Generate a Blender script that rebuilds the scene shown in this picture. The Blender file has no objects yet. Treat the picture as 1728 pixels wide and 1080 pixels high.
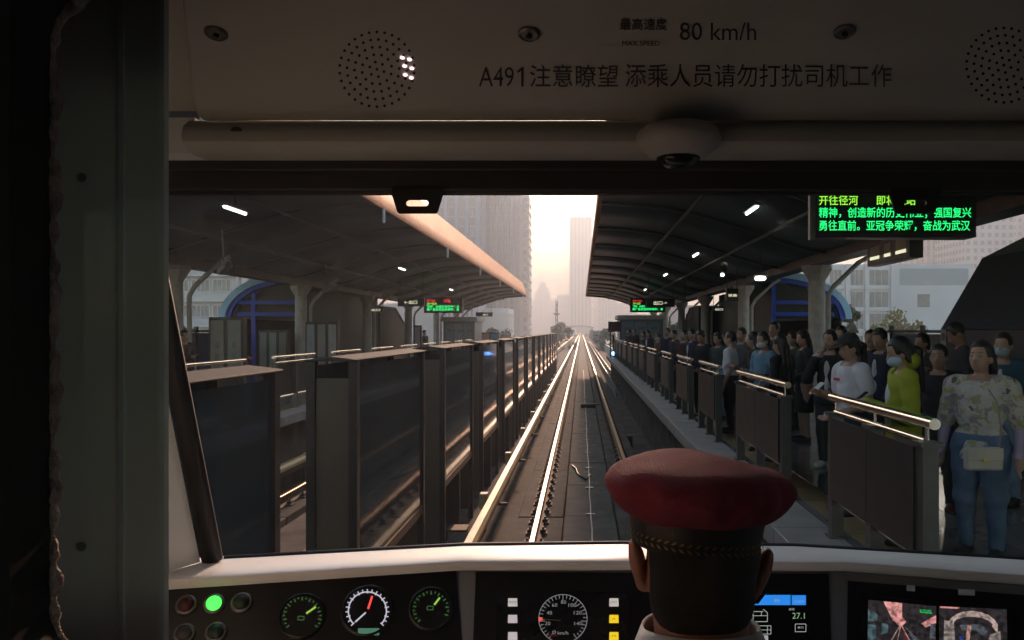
import bpy, bmesh, math, random
import numpy as np
from mathutils import Vector, Matrix
random.seed(7)
rng = np.random.RandomState(5)
R = math.radians
S = bpy.context.scene
COL = S.collection

# ------------------------------------------------------------------ camera
EYE = 2.65                      # camera height above rail top (z = 0)
F, VX, VY = 1330.0, 981.0, 557.0   # focal length and vanishing point in photo pixels
cam = bpy.data.cameras.new('camera'); cam_o = bpy.data.objects.new('camera', cam); COL.objects.link(cam_o)
cam.sensor_width = 36; cam.lens = 36 * F / 1728
cam.shift_x = -(VX - 864) / 1728; cam.shift_y = (VY - 540) / 1728
cam.clip_start = 0.02; cam.clip_end = 9000
cam_o.location = (0, 0, EYE); cam_o.rotation_euler = (R(90), 0, 0)
S.camera = cam_o

# ------------------------------------------------------------------ light
SUN_EL, SUN_AZ = R(20.0), R(2.2)
w = bpy.data.worlds.new('World'); S.world = w; w.use_nodes = True
nt = w.node_tree; bg = nt.nodes['Background']
sky = nt.nodes.new('ShaderNodeTexSky'); sky.sky_type = 'NISHITA'; sky.sun_disc = False
sky.sun_elevation = SUN_EL; sky.sun_rotation = SUN_AZ
sky.air_density = 1.5; sky.dust_density = 1.2; sky.ozone_density = 1.0
nt.links.new(sky.outputs[0], bg.inputs[0]); bg.inputs[1].default_value = 0.15
sl = bpy.data.lights.new('sun', 'SUN'); sl.energy = 4.6; sl.color = (1.0, 0.61, 0.43); sl.angle = R(4)
so = bpy.data.objects.new('sun', sl); COL.objects.link(so)
to_sun = Vector((math.sin(SUN_AZ) * math.cos(SUN_EL), math.cos(SUN_AZ) * math.cos(SUN_EL), math.sin(SUN_EL)))
so.rotation_euler = to_sun.to_track_quat('Z', 'Y').to_euler()
so.location = (0, 0, 60)
vs = S.view_settings; vs.view_transform = 'Standard'; vs.look = 'None'; vs.gamma = 1.0; vs.exposure = 1.5
vs.use_curve_mapping = False
cy = S.cycles
cy.use_denoising = True
cy.max_bounces = 5; cy.diffuse_bounces = 4; cy.glossy_bounces = 2; cy.transparent_max_bounces = 16; cy.volume_bounces = 0; cy.use_adaptive_sampling = True; cy.adaptive_threshold = 0.04
cy.sample_clamp_indirect = 4.0; cy.caustics_reflective = False; cy.caustics_refractive = False

# ------------------------------------------------------------------ helpers
def Z(h): return EYE + h
def P(px, py, d):
    return Vector(((px - VX) * d / F, d, EYE - (py - VY) * d / F))

MATS = {}
def mat(name, col, rough=0.6, metal=0.0, var=0.15, scale=8.0, bump=0.0, bscale=40.0, spec=0.5, rvar=0.1, stretch=None):
    if name in MATS: return MATS[name]
    m = bpy.data.materials.new(name); m.use_nodes = True
    n = m.node_tree.nodes; l = m.node_tree.links; b = n['Principled BSDF']
    b.inputs['Metallic'].default_value = metal; b.inputs['Specular IOR Level'].default_value = spec
    tc = n.new('ShaderNodeTexCoord'); mp = n.new('ShaderNodeMapping')
    l.new(tc.outputs['Object'], mp.inputs[0])
    if stretch: mp.inputs['Scale'].default_value = stretch
    no = n.new('ShaderNodeTexNoise'); no.inputs['Scale'].default_value = scale; no.inputs['Detail'].default_value = 5
    l.new(mp.outputs[0], no.inputs['Vector'])
    mx = n.new('ShaderNodeMix'); mx.data_type = 'RGBA'
    c = np.array(col[:3])
    mx.inputs['A'].default_value = (*np.clip(c * (1 - var), 0, 1), 1); mx.inputs['B'].default_value = (*np.clip(c * (1 + var), 0, 1), 1)
    rp = n.new('ShaderNodeMapRange'); rp.inputs['From Min'].default_value = .3; rp.inputs['From Max'].default_value = .7
    l.new(no.outputs['Fac'], rp.inputs['Value'])
    l.new(rp.outputs[0], mx.inputs['Factor']); l.new(mx.outputs['Result'], b.inputs['Base Color'])
    rr = n.new('ShaderNodeMapRange'); rr.inputs['To Min'].default_value = max(0, rough - rvar); rr.inputs['To Max'].default_value = min(1, rough + rvar)
    l.new(no.outputs['Fac'], rr.inputs['Value']); l.new(rr.outputs[0], b.inputs['Roughness'])
    if bump:
        n2 = n.new('ShaderNodeTexNoise'); n2.inputs['Scale'].default_value = bscale; n2.inputs['Detail'].default_value = 4
        l.new(mp.outputs[0], n2.inputs['Vector'])
        bp = n.new('ShaderNodeBump'); bp.inputs['Strength'].default_value = bump; bp.inputs['Distance'].default_value = 0.02
        l.new(n2.outputs['Fac'], bp.inputs['Height']); l.new(bp.outputs[0], b.inputs['Normal'])
    MATS[name] = m
    return m
def emit(name, col, st, base=(0.02, 0.02, 0.02)):
    if name in MATS: return MATS[name]
    m = bpy.data.materials.new(name); m.use_nodes = True; b = m.node_tree.nodes['Principled BSDF']
    b.inputs['Base Color'].default_value = (*base, 1); b.inputs['Emission Color'].default_value = (*col, 1)
    b.inputs['Emission Strength'].default_value = st; m.cycles.emission_sampling = 'NONE'
    MATS[name] = m
    return m
def glass(name, tint=(0.9, 0.95, 0.93), rough=0.02, dirt=0.0, refl=1.0, dscale=220.0, haze=0.0):
    """thin pane: see-through, Fresnel reflection, dust flecks"""
    if name in MATS: return MATS[name]
    m = bpy.data.materials.new(name); m.use_nodes = True; n = m.node_tree.nodes; l = m.node_tree.links
    n.remove(n['Principled BSDF']); out = n['Material Output']
    tr = n.new('ShaderNodeBsdfTransparent'); tr.inputs[0].default_value = (*tint, 1)
    gl = n.new('ShaderNodeBsdfGlossy'); gl.inputs['Roughness'].default_value = rough
    fr = n.new('ShaderNodeFresnel'); fr.inputs[0].default_value = 1.45
    mu = n.new('ShaderNodeMath'); mu.operation = 'MULTIPLY'; mu.inputs[1].default_value = refl
    l.new(fr.outputs[0], mu.inputs[0])
    mx = n.new('ShaderNodeMixShader'); l.new(mu.outputs[0], mx.inputs[0]); l.new(tr.outputs[0], mx.inputs[1]); l.new(gl.outputs[0], mx.inputs[2])
    last = mx
    if dirt:
        tc = n.new('ShaderNodeTexCoord')
        vo = n.new('ShaderNodeTexVoronoi'); vo.inputs['Scale'].default_value = dscale; l.new(tc.outputs['Object'], vo.inputs['Vector'])
        no = n.new('ShaderNodeTexNoise'); no.inputs['Scale'].default_value = 2.2; no.inputs['Detail'].default_value = 3; l.new(tc.outputs['Object'], no.inputs['Vector'])
        sz = n.new('ShaderNodeMapRange'); sz.inputs['From Min'].default_value = .45; sz.inputs['From Max'].default_value = .8
        sz.inputs['To Min'].default_value = 0.0; sz.inputs['To Max'].default_value = .27; l.new(no.outputs['Fac'], sz.inputs['Value'])
        lt = n.new('ShaderNodeMath'); lt.operation = 'LESS_THAN'; l.new(vo.outputs['Distance'], lt.inputs[0]); l.new(sz.outputs[0], lt.inputs[1])
        fl = n.new('ShaderNodeMath'); fl.operation = 'MULTIPLY_ADD'; fl.inputs[1].default_value = dirt; fl.inputs[2].default_value = haze; l.new(lt.outputs[0], fl.inputs[0])
        df = n.new('ShaderNodeBsdfTranslucent'); df.inputs[0].default_value = (.5, .48, .44, 1)
        m2 = n.new('ShaderNodeMixShader'); l.new(fl.outputs[0], m2.inputs[0]); l.new(mx.outputs[0], m2.inputs[1]); l.new(df.outputs[0], m2.inputs[2])
        last = m2
    l.new(last.outputs[0], out.inputs[0])
    MATS[name] = m
    return m

class MB:
    def __init__(s): s.v = []; s.f = []; s.mi = []; s.cur = 0
    def add(s, vs, fs):
        o = len(s.v); s.v += [tuple(v) for v in vs]
        for f in fs: s.f.append([i + o for i in f]); s.mi.append(s.cur)
        return s
    def box(s, x0, x1, y0, y1, z0, z1):
        return s.add([(x0,y0,z0),(x1,y0,z0),(x1,y1,z0),(x0,y1,z0),(x0,y0,z1),(x1,y0,z1),(x1,y1,z1),(x0,y1,z1)],
                     [(0,3,2,1),(4,5,6,7),(0,1,5,4),(1,2,6,5),(2,3,7,6),(3,0,4,7)])
    def tube(s, pts, r, n=10, cap=True):
        pts = [Vector(p) for p in pts]; rs = r if isinstance(r, (list, tuple)) else [r] * len(pts)
        rings = []
        up = None
        for i, p in enumerate(pts):
            d = (pts[min(i+1, len(pts)-1)] - pts[max(i-1, 0)]).normalized()
            if up is None:
                a = Vector((0,0,1)) if abs(d.z) < .9 else Vector((1,0,0)); up = d.cross(a).normalized()
            up = (up - d * up.dot(d)).normalized(); q = d.cross(up)
            rings.append([p + (up * math.cos(2*math.pi*k/n) + q * math.sin(2*math.pi*k/n)) * rs[i] for k in range(n)])
        vs = [v for g in rings for v in g]; fs = []
        for i in range(len(pts)-1):
            for k in range(n):
                a = i*n+k; b = i*n+(k+1) % n; fs.append((a, b, b+n, a+n))
        if cap: fs.append(tuple(range(n-1, -1, -1))); fs.append(tuple((len(pts)-1)*n + k for k in range(n)))
        return s.add(vs, fs)
    def lathe(s, prof, o, axis=(0,0,1), n=24, xref=None, sx=1.0):
        """prof: list of (radius, height along axis)"""
        a = Vector(axis).normalized(); u = (Vector(xref) if xref else (Vector((1,0,0)) if abs(a.x) < .9 else Vector((0,1,0))))
        u = (u - a * u.dot(a)).normalized(); q = a.cross(u); o = Vector(o)
        vs = []; fs = []
        for (r, h) in prof:
            for k in range(n):
                t = 2*math.pi*k/n; vs.append(o + a*h + u*(r*math.cos(t)*sx) + q*(r*math.sin(t)))
        for i in range(len(prof)-1):
            for k in range(n):
                b = i*n+k; c = i*n+(k+1) % n; fs.append((b, c, c+n, b+n))
        fs.append(tuple(range(n-1, -1, -1))); fs.append(tuple((len(prof)-1)*n+k for k in range(n)))
        return s.add(vs, fs)
    def prism(s, prof, y0, y1, axis='y'):
        """closed profile of (x,z) extruded along y (or (y,z) along x, or (x,y) along z)"""
        n = len(prof); f = {'y': lambda a, b, t: (a, t, b), 'x': lambda a, b, t: (t, a, b), 'z': lambda a, b, t: (a, b, t)}[axis]
        vs = [f(a, b, y0) for a, b in prof] + [f(a, b, y1) for a, b in prof]
        fs = [tuple(range(n)), tuple(range(2*n-1, n-1, -1))] + [(i, i+n, (i+1) % n + n, (i+1) % n) for i in range(n)]
        return s.add(vs, fs)
    def ring(s, outer, inner, off):
        """plate between two outlines with the same point count, pushed along vector off"""
        n = len(outer); off = Vector(off); o = [Vector(p) for p in outer]; i_ = [Vector(p) for p in inner]
        vs = o + i_ + [p+off for p in o] + [p+off for p in i_]; fs = []
        for k in range(n):
            j = (k+1) % n
            fs += [(k, j, n+j, n+k), (2*n+k, 3*n+k, 3*n+j, 2*n+j), (k, 2*n+k, 2*n+j, j), (n+k, n+j, 3*n+j, 3*n+k)]
        return s.add(vs, fs)
    def mesh(s, name, mats, smooth=False):
        me = bpy.data.meshes.new(name); me.from_pydata(s.v, [], s.f)
        for m in (mats if isinstance(mats, (list, tuple)) else [mats]): me.materials.append(m)
        if any(s.mi): me.polygons.foreach_set('material_index', s.mi)
        bm = bmesh.new(); bm.from_mesh(me); bmesh.ops.recalc_face_normals(bm, faces=bm.faces); bm.to_mesh(me); bm.free()
        if smooth:
            me.polygons.foreach_set('use_smooth', [True]*len(me.polygons))
            if smooth != 'all': me.set_sharp_from_angle(angle=R(40))
        return me
    def build(s, name, mats, parent=None, smooth=False, bevel=0, loc=None):
        return link(name, s.mesh(name, mats, smooth), parent, bevel, loc)
def link(name, me, parent=None, bevel=0, loc=None):
    o = bpy.data.objects.new(name, me); COL.objects.link(o)
    if parent: o.parent = parent
    if loc: o.location = loc
    if bevel:
        b = o.modifiers.new('bevel', 'BEVEL'); b.width = bevel; b.segments = 2; b.limit_method = 'ANGLE'; b.angle_limit = R(50)
        if me: me.polygons.foreach_set('use_smooth', [True]*len(me.polygons)); me.set_sharp_from_angle(angle=R(60))
    return o
def tag(o, label, cat, group=None):
    o['label'] = label; o['category'] = cat
    if group: o['group'] = group
    return o
def thing(name, label, cat, loc=(0,0,0), group=None, rz=0):
    o = bpy.data.objects.new(name, None); COL.objects.link(o); o.location = loc; o.rotation_euler = (0,0,rz)
    o.empty_display_size = .1
    return tag(o, label, cat, group)
def struct(o): o['kind'] = 'structure'; return o
def stuff(o): o['kind'] = 'stuff'; return o
def copy_tree(o, parent=None):
    c = o.copy(); COL.objects.link(c); c.parent = parent
    for ch in o.children: copy_tree(ch, c)
    return c

class Plane:
    def __init__(s, p, n, up):
        s.p = Vector(p); s.n = Vector(n).normalized(); u = Vector(up); s.v = (u - s.n*u.dot(s.n)).normalized(); s.u = s.v.cross(s.n)
    def hit(s, px, py, off=0.0):
        d = Vector(((px-VX)/F, 1, -(py-VY)/F)); o = Vector((0,0,EYE))
        return o + d * ((s.p + s.n*off - o).dot(s.n) / d.dot(s.n))
def poly(name, pl, polys, m, parent, off=0.001, th=0.0):
    """flat print (or a thin plate when th > 0) on a plane; outlines as points of the photo"""
    mb = MB()
    for q in polys:
        n = len(q)
        if th: 
            a = [pl.hit(x, y, off+th) for x, y in q]; b = [v - pl.n*th for v in a]
            mb.add(a+b, [tuple(range(n)), tuple(range(2*n-1, n-1, -1))] + [(i, i+n, (i+1) % n+n, (i+1) % n) for i in range(n)])
        else: mb.add([pl.hit(x, y, off) for x, y in q], [tuple(range(n))])
    return mb.build(name, m, parent)
def circ(cx, cy, r, n=28, ry=None): return [(cx + r*math.cos(2*math.pi*k/n), cy + (ry or r)*math.sin(2*math.pi*k/n)) for k in range(n)]
def line_q(x0, y0, x1, y1, w_):
    dx, dy = x1-x0, y1-y0; l = math.hypot(dx, dy) or 1; nx, ny = -dy/l*w_/2, dx/l*w_/2
    return [(x0+nx, y0+ny), (x1+nx, y1+ny), (x1-nx, y1-ny), (x0-nx, y0-ny)]
_fs = bpy.data.scenes.new('lettering_source')
_font = bpy.data.curves.new('lettering_source', 'FONT'); _font_o = bpy.data.objects.new('lettering_source', _font); _fs.collection.objects.link(_font_o)
def glyphs(body, bold=0.0):
    _font.body = body; _font.offset = bold; _font.resolution_u = 3
    vl = _fs.view_layers[0]; vl.update(); dg = vl.depsgraph
    return bpy.data.meshes.new_from_object(_font_o.evaluated_get(dg))
def text(name, body, pl, x0, x1, yb, yt, m, parent, off=0.0015, cap=None, bold=0.0, skew=0.0):
    """lettering on a plane: from x0 to x1, baseline yb, top yt (photo points)"""
    me = glyphs(body, bold)
    co = np.empty(len(me.vertices)*3); me.vertices.foreach_get('co', co); co = co.reshape(-1, 3)
    a, b = co[:,0].min(), co[:,0].max(); c, d = co[:,1].min(), co[:,1].max()
    if cap is not None: c, d = cap
    for i, v in enumerate(me.vertices):
        t = (co[i,0]-a)/(b-a)
        px = x0 + (x1-x0)*t; py = yb + (yt-yb)*(co[i,1]-c)/(d-c) + skew*t
        v.co = pl.hit(px, py, off)
    me.materials.clear(); me.materials.append(m); me.name = name
    return link(name, me, parent)
# ------------------------------------------------------------------ materials
CONC = mat('concrete', (.26,.25,.235), .85, var=.3, scale=1.6, bump=.3, bscale=30)
CONC_D = mat('track_concrete', (.085,.074,.067), .95, spec=.08, var=.4, scale=2.2, bump=.4, bscale=18)
CONC_L = mat('slab_concrete', (.1,.093,.086), .9, spec=.1, var=.3, scale=3.5, bump=.25, bscale=25)
STEEL = mat('rail_steel', (.26,.165,.11), .4, 1.0, var=.2, scale=6, rvar=.1)
RUST = mat('rusty_steel', (.12,.075,.05), .8, .2, var=.4, scale=12, bump=.3)
TAN = mat('third_rail_cover', (.52,.38,.2), .42, var=.2, scale=3, spec=.5)
BRK = mat('bracket_cream', (.52,.4,.22), .6, var=.25, scale=9)
TUBE = mat('stainless_tube', (.62,.55,.5), .2, 1.0, var=.1, rvar=.06)
POSTM = mat('stainless_post', (.1,.1,.105), .4, .7, var=.15)
SHEET = mat('grey_sheet', (.02,.024,.028), .38, .3, var=.2, scale=4)
FLOOR = mat('platform_floor', (.15,.14,.135), .23, var=.18, scale=2.2, rvar=.07, spec=.6)
EDGE = mat('platform_edge', (.24,.23,.22), .6, var=.18, scale=3, bump=.1)
YEL = mat('tactile_yellow', (.2,.15,.07), .6, var=.2)
SOFF = mat('soffit_grey', (.085,.1,.1), .5, .2, var=.3, scale=.8, rvar=.12)
RIBM = mat('roof_steel', (.12,.12,.115), .5, .3, var=.25)
FASC = mat('fascia_sun_orange', (.72,.31,.17), .65, .1, spec=.25, var=.15, scale=2.5, rvar=.08)  # orange of the low sun is painted into the base colour
COLM = mat('column_paint', (.6,.57,.52), .45, .0, var=.18, scale=5)
BLUE = mat('blue_paint', (.002,.06,.6), .42, var=.15, scale=3)
SKYB = mat('pale_blue_panel', (.38,.66,.85), .45, var=.12, scale=3)
DARKW = mat('dark_cladding', (.014,.018,.02), .5, var=.3, scale=1.5)
NAVY = mat('navy_cladding', (.005,.014,.038), .45, var=.3, scale=1.5)
BLK = mat('black_frame', (.012,.014,.02), .4, var=.2)
ENDP = mat('brown_panel', (.07,.06,.05), .35, var=.15, scale=3)
CAPM = mat('barrier_cap', (.065,.056,.052), .85, .0, spec=.15, var=.15)
WHITE = mat('white_panel', (.62,.62,.6), .5, var=.08)
GREYB = mat('grey_box', (.22,.23,.23), .5, var=.15)

# ------------------------------------------------------------------ ground, viaduct
mb = MB(); mb.box(-2400, 2400, -400, 2600, -9.6, -9.0)
struct(mb.build('ground', mat('city_ground', (.12,.12,.1), .9, var=.4, scale=.02)))
mb = MB(); mb.box(-8.2, 4.2, -40, 640, -1.6, -.46)
struct(mb.build('viaduct_deck', CONC_D))
TC, TL = 0.13, -4.07         # track centres
Y1 = 640
# plinth blocks carry the rails; blocks near the camera are separate pieces
for tc, nm in ((TC, 'right'), (TL, 'left')):
    base = struct(MB().box(tc-.11, tc+.11, -10, Y1, -.47, -.43).build('track_drain', CONC_D))
    for s in (-1, 1):
        x = tc + s*.75
        me = MB().box(-.345, .345, 0, 3.96, -.47, -.19).mesh('plinth_block', CONC_D)
        pl0 = bpy.data.objects.new('track_plinth', MB().box(x-.345, x+.345, 64.1, Y1, -.47, -.19).mesh('track_plinth', CONC_D)); COL.objects.link(pl0); struct(pl0)
        for k in range(17):
            o = link('plinth_block', me, pl0, bevel=.012, loc=(x, -4+k*4, random.uniform(-.006, .006)))
# centre slabs between the plinths
cs = struct(MB().box(TC-.395, TC+.395, 60.1, Y1, -.47, -.29).build('centre_slab', CONC_L))
me = MB().box(-.395, .395, 0, 2.47, -.47, -.29).mesh('slab_piece', CONC_L)
for k in range(26): link('slab_piece', me, cs, bevel=.01, loc=(TC, -5+k*2.5, random.uniform(-.008, .004)))
cs2 = struct(MB().box(TL-.395, TL+.395, -10, Y1, -.47, -.3).build('centre_slab', CONC_D))

# rails with fasteners
def rail(x, label, near):
    prof = [(-.075,-.176),(.075,-.176),(.075,-.165),(.014,-.145),(.01,-.05),(.036,-.04),(.037,-.008),(.028,0),(-.028,0),(-.037,-.008),(-.036,-.04),(-.01,-.05),(-.014,-.145),(-.075,-.165)]
    mb = MB(); mb.prism([(x+a, b) for a, b in prof], -8, Y1)
    me = mb.mesh('rail', [RUST, STEEL])
    for p in me.polygons:
        if p.center.z > -.03 and len(p.vertices) == 4: p.material_index = 1
    o = tag(link('rail', me), label, 'rail', 'running rails')
    fm = MB().box(-.15,.15,-.085,.085,-.192,-.168).box(-.13,-.05,-.04,.04,-.168,-.125).box(.05,.13,-.04,.04,-.168,-.125).box(-.105,-.075,-.018,.018,-.125,-.095).box(.075,.105,-.018,.018,-.125,-.095).mesh('rail_fastener', RUST)
    for k in range(near): link('rail_fastener', fm, o, loc=(x, 3.2+k*.6, 0))
    far = MB()
    for k in range(near, near+110):
        y = 3.2+k*.6; far.box(x-.14,x+.14,y-.08,y+.08,-.192,-.13)
    stuff(far.build('far_fasteners', RUST, o))
rail(TC-.7525, 'sunlit left rail of the track the train runs on', 70)
rail(TC+.7525, 'right rail of the near track, beside the platform wall', 70)
rail(TL-.7525, 'rusty outer rail of the neighbouring track by the opposite platform', 30)
rail(TL+.7525, 'inner rail of the neighbouring track behind the glass barriers', 30)

# third rails with brackets
def third(x, lab, s):
    t = thing('third_rail', lab, 'rail', (x, 0, 0), 'covered power rails')
    MB().prism([(-.075,.09),(.075,.09),(.075,.15),(.045,.2),(-.045,.2),(-.075,.15)], -6, Y1).build('cover', TAN, t)
    MB().box(-.03,.03,-6,Y1,-.02,.085).build('conductor', RUST, t)
    bm_ = MB().box(-.2*s-.06, -.2*s+.06, -.09, .09, -.1, .13).mesh('bracket', BRK)
    lm_ = MB().box(-.2*s-.04, -.2*s+.04, -.04, .04, -.47, -.1).box(-.16,.16,-.03,.03,-.06,-.02).mesh('bracket_leg', RUST)
    for k in range(26):
        b = link('bracket', bm_, t, bevel=.012, loc=(0, 4.1+k*4.05, 0)); link('bracket_leg', lm_, b)
third(-1.31, 'tan covered power rail beside the near track, under the glass barriers', 1)
third(TL-1.38, 'tan covered power rail under the opposite platform edge', 1)

# cables, boxes and small track things
def cable(pts, r, name, label, m, cat='cable'):
    return tag(MB().tube(pts, r, 6).build(name, m, smooth='all'), label, cat)
random.seed(3)
cable([(TC+.02+random.uniform(-.012,.012), 2+i*.8, -.278) for i in range(70)], .011, 'cable', 'thin pale cable laid along the middle of the near track', mat('pale_cable', (.34,.32,.3), .5))
cable([(TC-.33,17,-.27),(TC-.25,16.6,-.26),(TC-.2,16,-.27),(TC-.05,15.4,-.27),(TC+.05,15.9,-.27)], .02, 'cable', 'short black looped cable lying between the near rails', BLK)
clips = thing('cable_clip_row', 'small clips holding the pale cable between the rails', 'clips', (0,0,0))
cm = MB().box(-.07,.07,-.02,.02,-.292,-.262).mesh('clip', GREYB)
for k in range(14): link('clip', cm, clips, loc=(TC+.02, 6.2+k*2.1, 0))
for (x, y, sx, sy, lab) in ((TC+.2, 30, .7, .35, 'flat track box between the rails well ahead of the train'), (2.0, 34, .3, .5, 'low cabinet beside the track near the platform end'), (TC+1.15, 21, .16, .3, 'small black box in the gutter below the platform wall'), (-1.75, 11.2, .25, .3, 'small pale junction box below the second glass barrier')):
    t = thing('track_box', lab, 'box', (x, y, -.46))
    z0 = .46 if x > 1.5 and False else 0
    MB().box(-sx/2, sx/2, -sy/2, sy/2, 0, .28).build('body', GREYB if 'pale' in lab else BLK, t, bevel=.015)
    MB().box(-sx/2-.01, sx/2+.01, -sy/2-.01, sy/2+.01, .28, .31).build('lid', RUST, t)
# cable trough against the platform wall
tr = thing('cable_trough', 'open steel cable trough running along the platform wall past its end', 'trough', (1.75, 36, -.46))
MB().box(-.18,.18,0,150,0,.03).box(-.18,-.15,0,150,.03,.5).box(.15,.18,0,150,.03,.5).build('channel', GREYB, tr)
lk = MB().box(-.19,.19,-.05,.05,.5,.53).mesh('strap', RUST)
for k in range(40): link('strap', lk, tr, loc=(0, 1+k*3, 0))

# ------------------------------------------------------------------ platforms
PE = 1.56                     # near platform edge
def platform(sgn, edge, name):
    """sgn +1: platform to the right of its edge, -1 to the left"""
    x0, x1 = edge, edge + sgn*10.5
    y0, y1 = -14, 50
    p = struct(MB().box(min(x0+sgn*.46, x1), max(x0+sgn*.46, x1), y0, y1, .85, 1.046).build('platform', FLOOR))
    wl = MB().box(min(x0+sgn*.3, x0+sgn*.55), max(x0+sgn*.3, x0+sgn*.55), y0, y1, -.47, .849).build('side_wall', CONC_D, p)
    MB().box(min(x0+sgn*.3, x1), max(x0+sgn*.3, x1), y1-.3, y1-.01, -9, .849).build('end_wall', CONC_D, p)
    me = MB().box(min(0, sgn*.455), max(0, sgn*.455), 0, 1.19, .87, 1.05).mesh('coping_stone', EDGE)
    n = int((y1-y0)/1.2)
    for k in range(n): link('coping_stone', me, p, bevel=.008, loc=(x0, y0+k*1.2, random.uniform(-.002,.002)))
    tm = MB().box(-.14, .14, 0, .59, 1.046, 1.052).mesh('tactile_tile', YEL)
    for k in range(int(34/.6)): link('tactile_tile', tm, p, loc=(x0+sgn*.68, 2+k*.6, 0))
    # granite floor tiles laid in rows; the joints are real gaps
    tl = [MB().box(0, .79, 0, .79, 1.044, 1.0505).mesh('floor_tile', mat('granite_%d' % i, (.16+.02*i, .155+.02*i, .15+.018*i), .12+.03*i, var=.15, scale=14, rvar=.04, spec=.6)) for i in range(3)]
    ks = 0
    for j in range(28):
        for i in range(9):
            x = x0 + sgn*(.84+i*.8); x = x if sgn > 0 else x-.79
            if sgn < 0 and (i > 4 or j > 16): continue
            link('floor_tile', random.choice(tl), p, loc=(x, 2.4+j*.8, 0)); ks += 1
    return p
platform(1, PE, 'near'); platform(-1, TL-1.43, 'far')
random.seed(11)

# railings along both platform edges
def railing(x, ya, yb, label, group, detail=True):
    t = thing('platform_railing', label, 'railing', (x, ya, 1.05), group)
    L = yb-ya
    MB().tube([(0,-.06,1.075),(0,L+.06,1.075)], .033, 12).build('top_rail', TUBE, t, smooth=True)
    MB().tube([(0,.05,.965),(0,L-.05,.965)], .022, 10).build('second_rail', TUBE, t, smooth=True)
    MB().tube([(0,.05,.285),(0,L-.05,.285)], .024, 10).build('bottom_rail', TUBE, t, smooth=True)
    ps = [0.04, L-.04] + ([L*.5] if L > 1.4 else [])
    pm = MB().box(-.045,.045,-.05,.05,0,.94).box(-.065,.065,-.07,.07,.94,.965).box(-.065,.065,-.07,.07,0,.015).mesh('post', POSTM)
    st = MB().tube([(0,0,.965),(0,0,1.045)], .012, 8).mesh('bracket', TUBE)
    for q in ps:
        p = link('post', pm, t, loc=(0, q, 0)); link('bracket', st, p)
    q = sorted(ps)
    for a, b in zip(q, q[1:]):
        MB().box(-.058,-.046,a+(.052 if a < .1 else .004),b-(.052 if b > L-.1 else .004),.31,.93).build('sheet_panel', SHEET, t)
    return t
PANELS = [(4.45,6.14),(7.57,9.81),(11.26,12.97),(14.1,16.0),(17.2,19.1),(20.6,23.1),(24.3,26.3),(27.5,29.1),(30.1,32.5),(34,36.9),(38.2,40.6),(41.8,44),(45,47.6)]
ORD = ['first','second','third','fourth','fifth','sixth','seventh','eighth','ninth','tenth','eleventh','twelfth','thirteenth']
for k, (a, b) in enumerate(PANELS):
    railing(1.97, a, b, f'{ORD[k]} steel railing from the cab on the crowded platform edge', 'railings on the near platform edge')
for k, (a, b) in enumerate([(7.0,9.2),(10.4,13.8),(15.2,17.4),(18.8,21),(22.4,24.6),(26,28.2),(29.6,31.8),(33.2,35.4),(36.8,39),(40.4,42.6)]):
    railing(TL-1.43-.42, a, b, f'{ORD[k]} steel railing from the cab on the opposite platform edge', 'railings on the opposite platform edge')

# glazed barriers between the tracks
PANE = None
def pane_mat():
    m = glass('tinted_pane', (.66,.76,.82), .05, dirt=.1, refl=.9, dscale=60, haze=.13)
    n = m.node_tree.nodes; l = m.node_tree.links
    tc = n.new('ShaderNodeTexCoord'); mp = n.new('ShaderNodeMapping'); mp.inputs['Scale'].default_value = (1, 1.1, 2.6)
    no = n.new('ShaderNodeTexNoise'); no.inputs['Scale'].default_value = 1.3; no.inputs['Detail'].default_value = 1
    l.new(tc.outputs['Object'], mp.inputs[0]); l.new(mp.outputs[0], no.inputs['Vector'])
    bp = n.new('ShaderNodeBump'); bp.inputs['Strength'].default_value = .25; bp.inputs['Distance'].default_value = .02
    l.new(no.outputs['Fac'], bp.inputs['Height'])
    for q in n:
        if q.bl_idname == 'ShaderNodeBsdfGlossy': l.new(bp.outputs[0], q.inputs['Normal'])
        if q.bl_idname == 'ShaderNodeBsdfTranslucent':
            df = n.new('ShaderNodeBsdfDiffuse'); df.inputs[0].default_value = (.22,.32,.38,1); t_ = q
    for lk in list(l):
        if lk.from_node == t_: so_ = lk.to_socket; l.remove(lk); l.new(df.outputs[0], so_)
    return m
PANE = pane_mat()
BX = -1.83
def barrier(y, label):
    t = thing('glass_barrier', label, 'barrier', (BX, y, -.46), 'glazed barriers between the tracks')
    W, L, zb, zt = .34, 2.66, 1.02, 2.84
    for (px_, py_) in ((0,0),(-W,0),(0,L),(-W,L)):
        MB().box(px_-.035, px_+.035, py_-.04, py_+.04, 0, zt+.02).build('post', BLK, t)
    for xx in (.006, -W-.006):
        MB().box(xx-.006, xx+.006, .045, L-.045, zb+.1, zt-.02).build('glass_pane', PANE, t)
        MB().box(xx-.02, xx+.02, .042, L-.042, zb, zb+.095).build('bottom_rail', RUST if xx > 0 else BLK, t)
    for yy in (-.004, L+.004):
        MB().box(-W+.037, -.037, yy-.008, yy+.008, .15, zt-.12).build('end_panel', ENDP, t)
    cp = MB().prism([(-W-.04, zt+.021),(.04, zt+.021),(.04, zt+.035),(-W/2, zt+.06),(-W-.04, zt+.035)], -.08, L+.08).build('cap', CAPM, t, bevel=.006)
    MB().box(-W-.02,.02,L*.5-.05,L*.5+.05,0,zb-.02).build('support', BLK, t)
    return t
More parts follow.
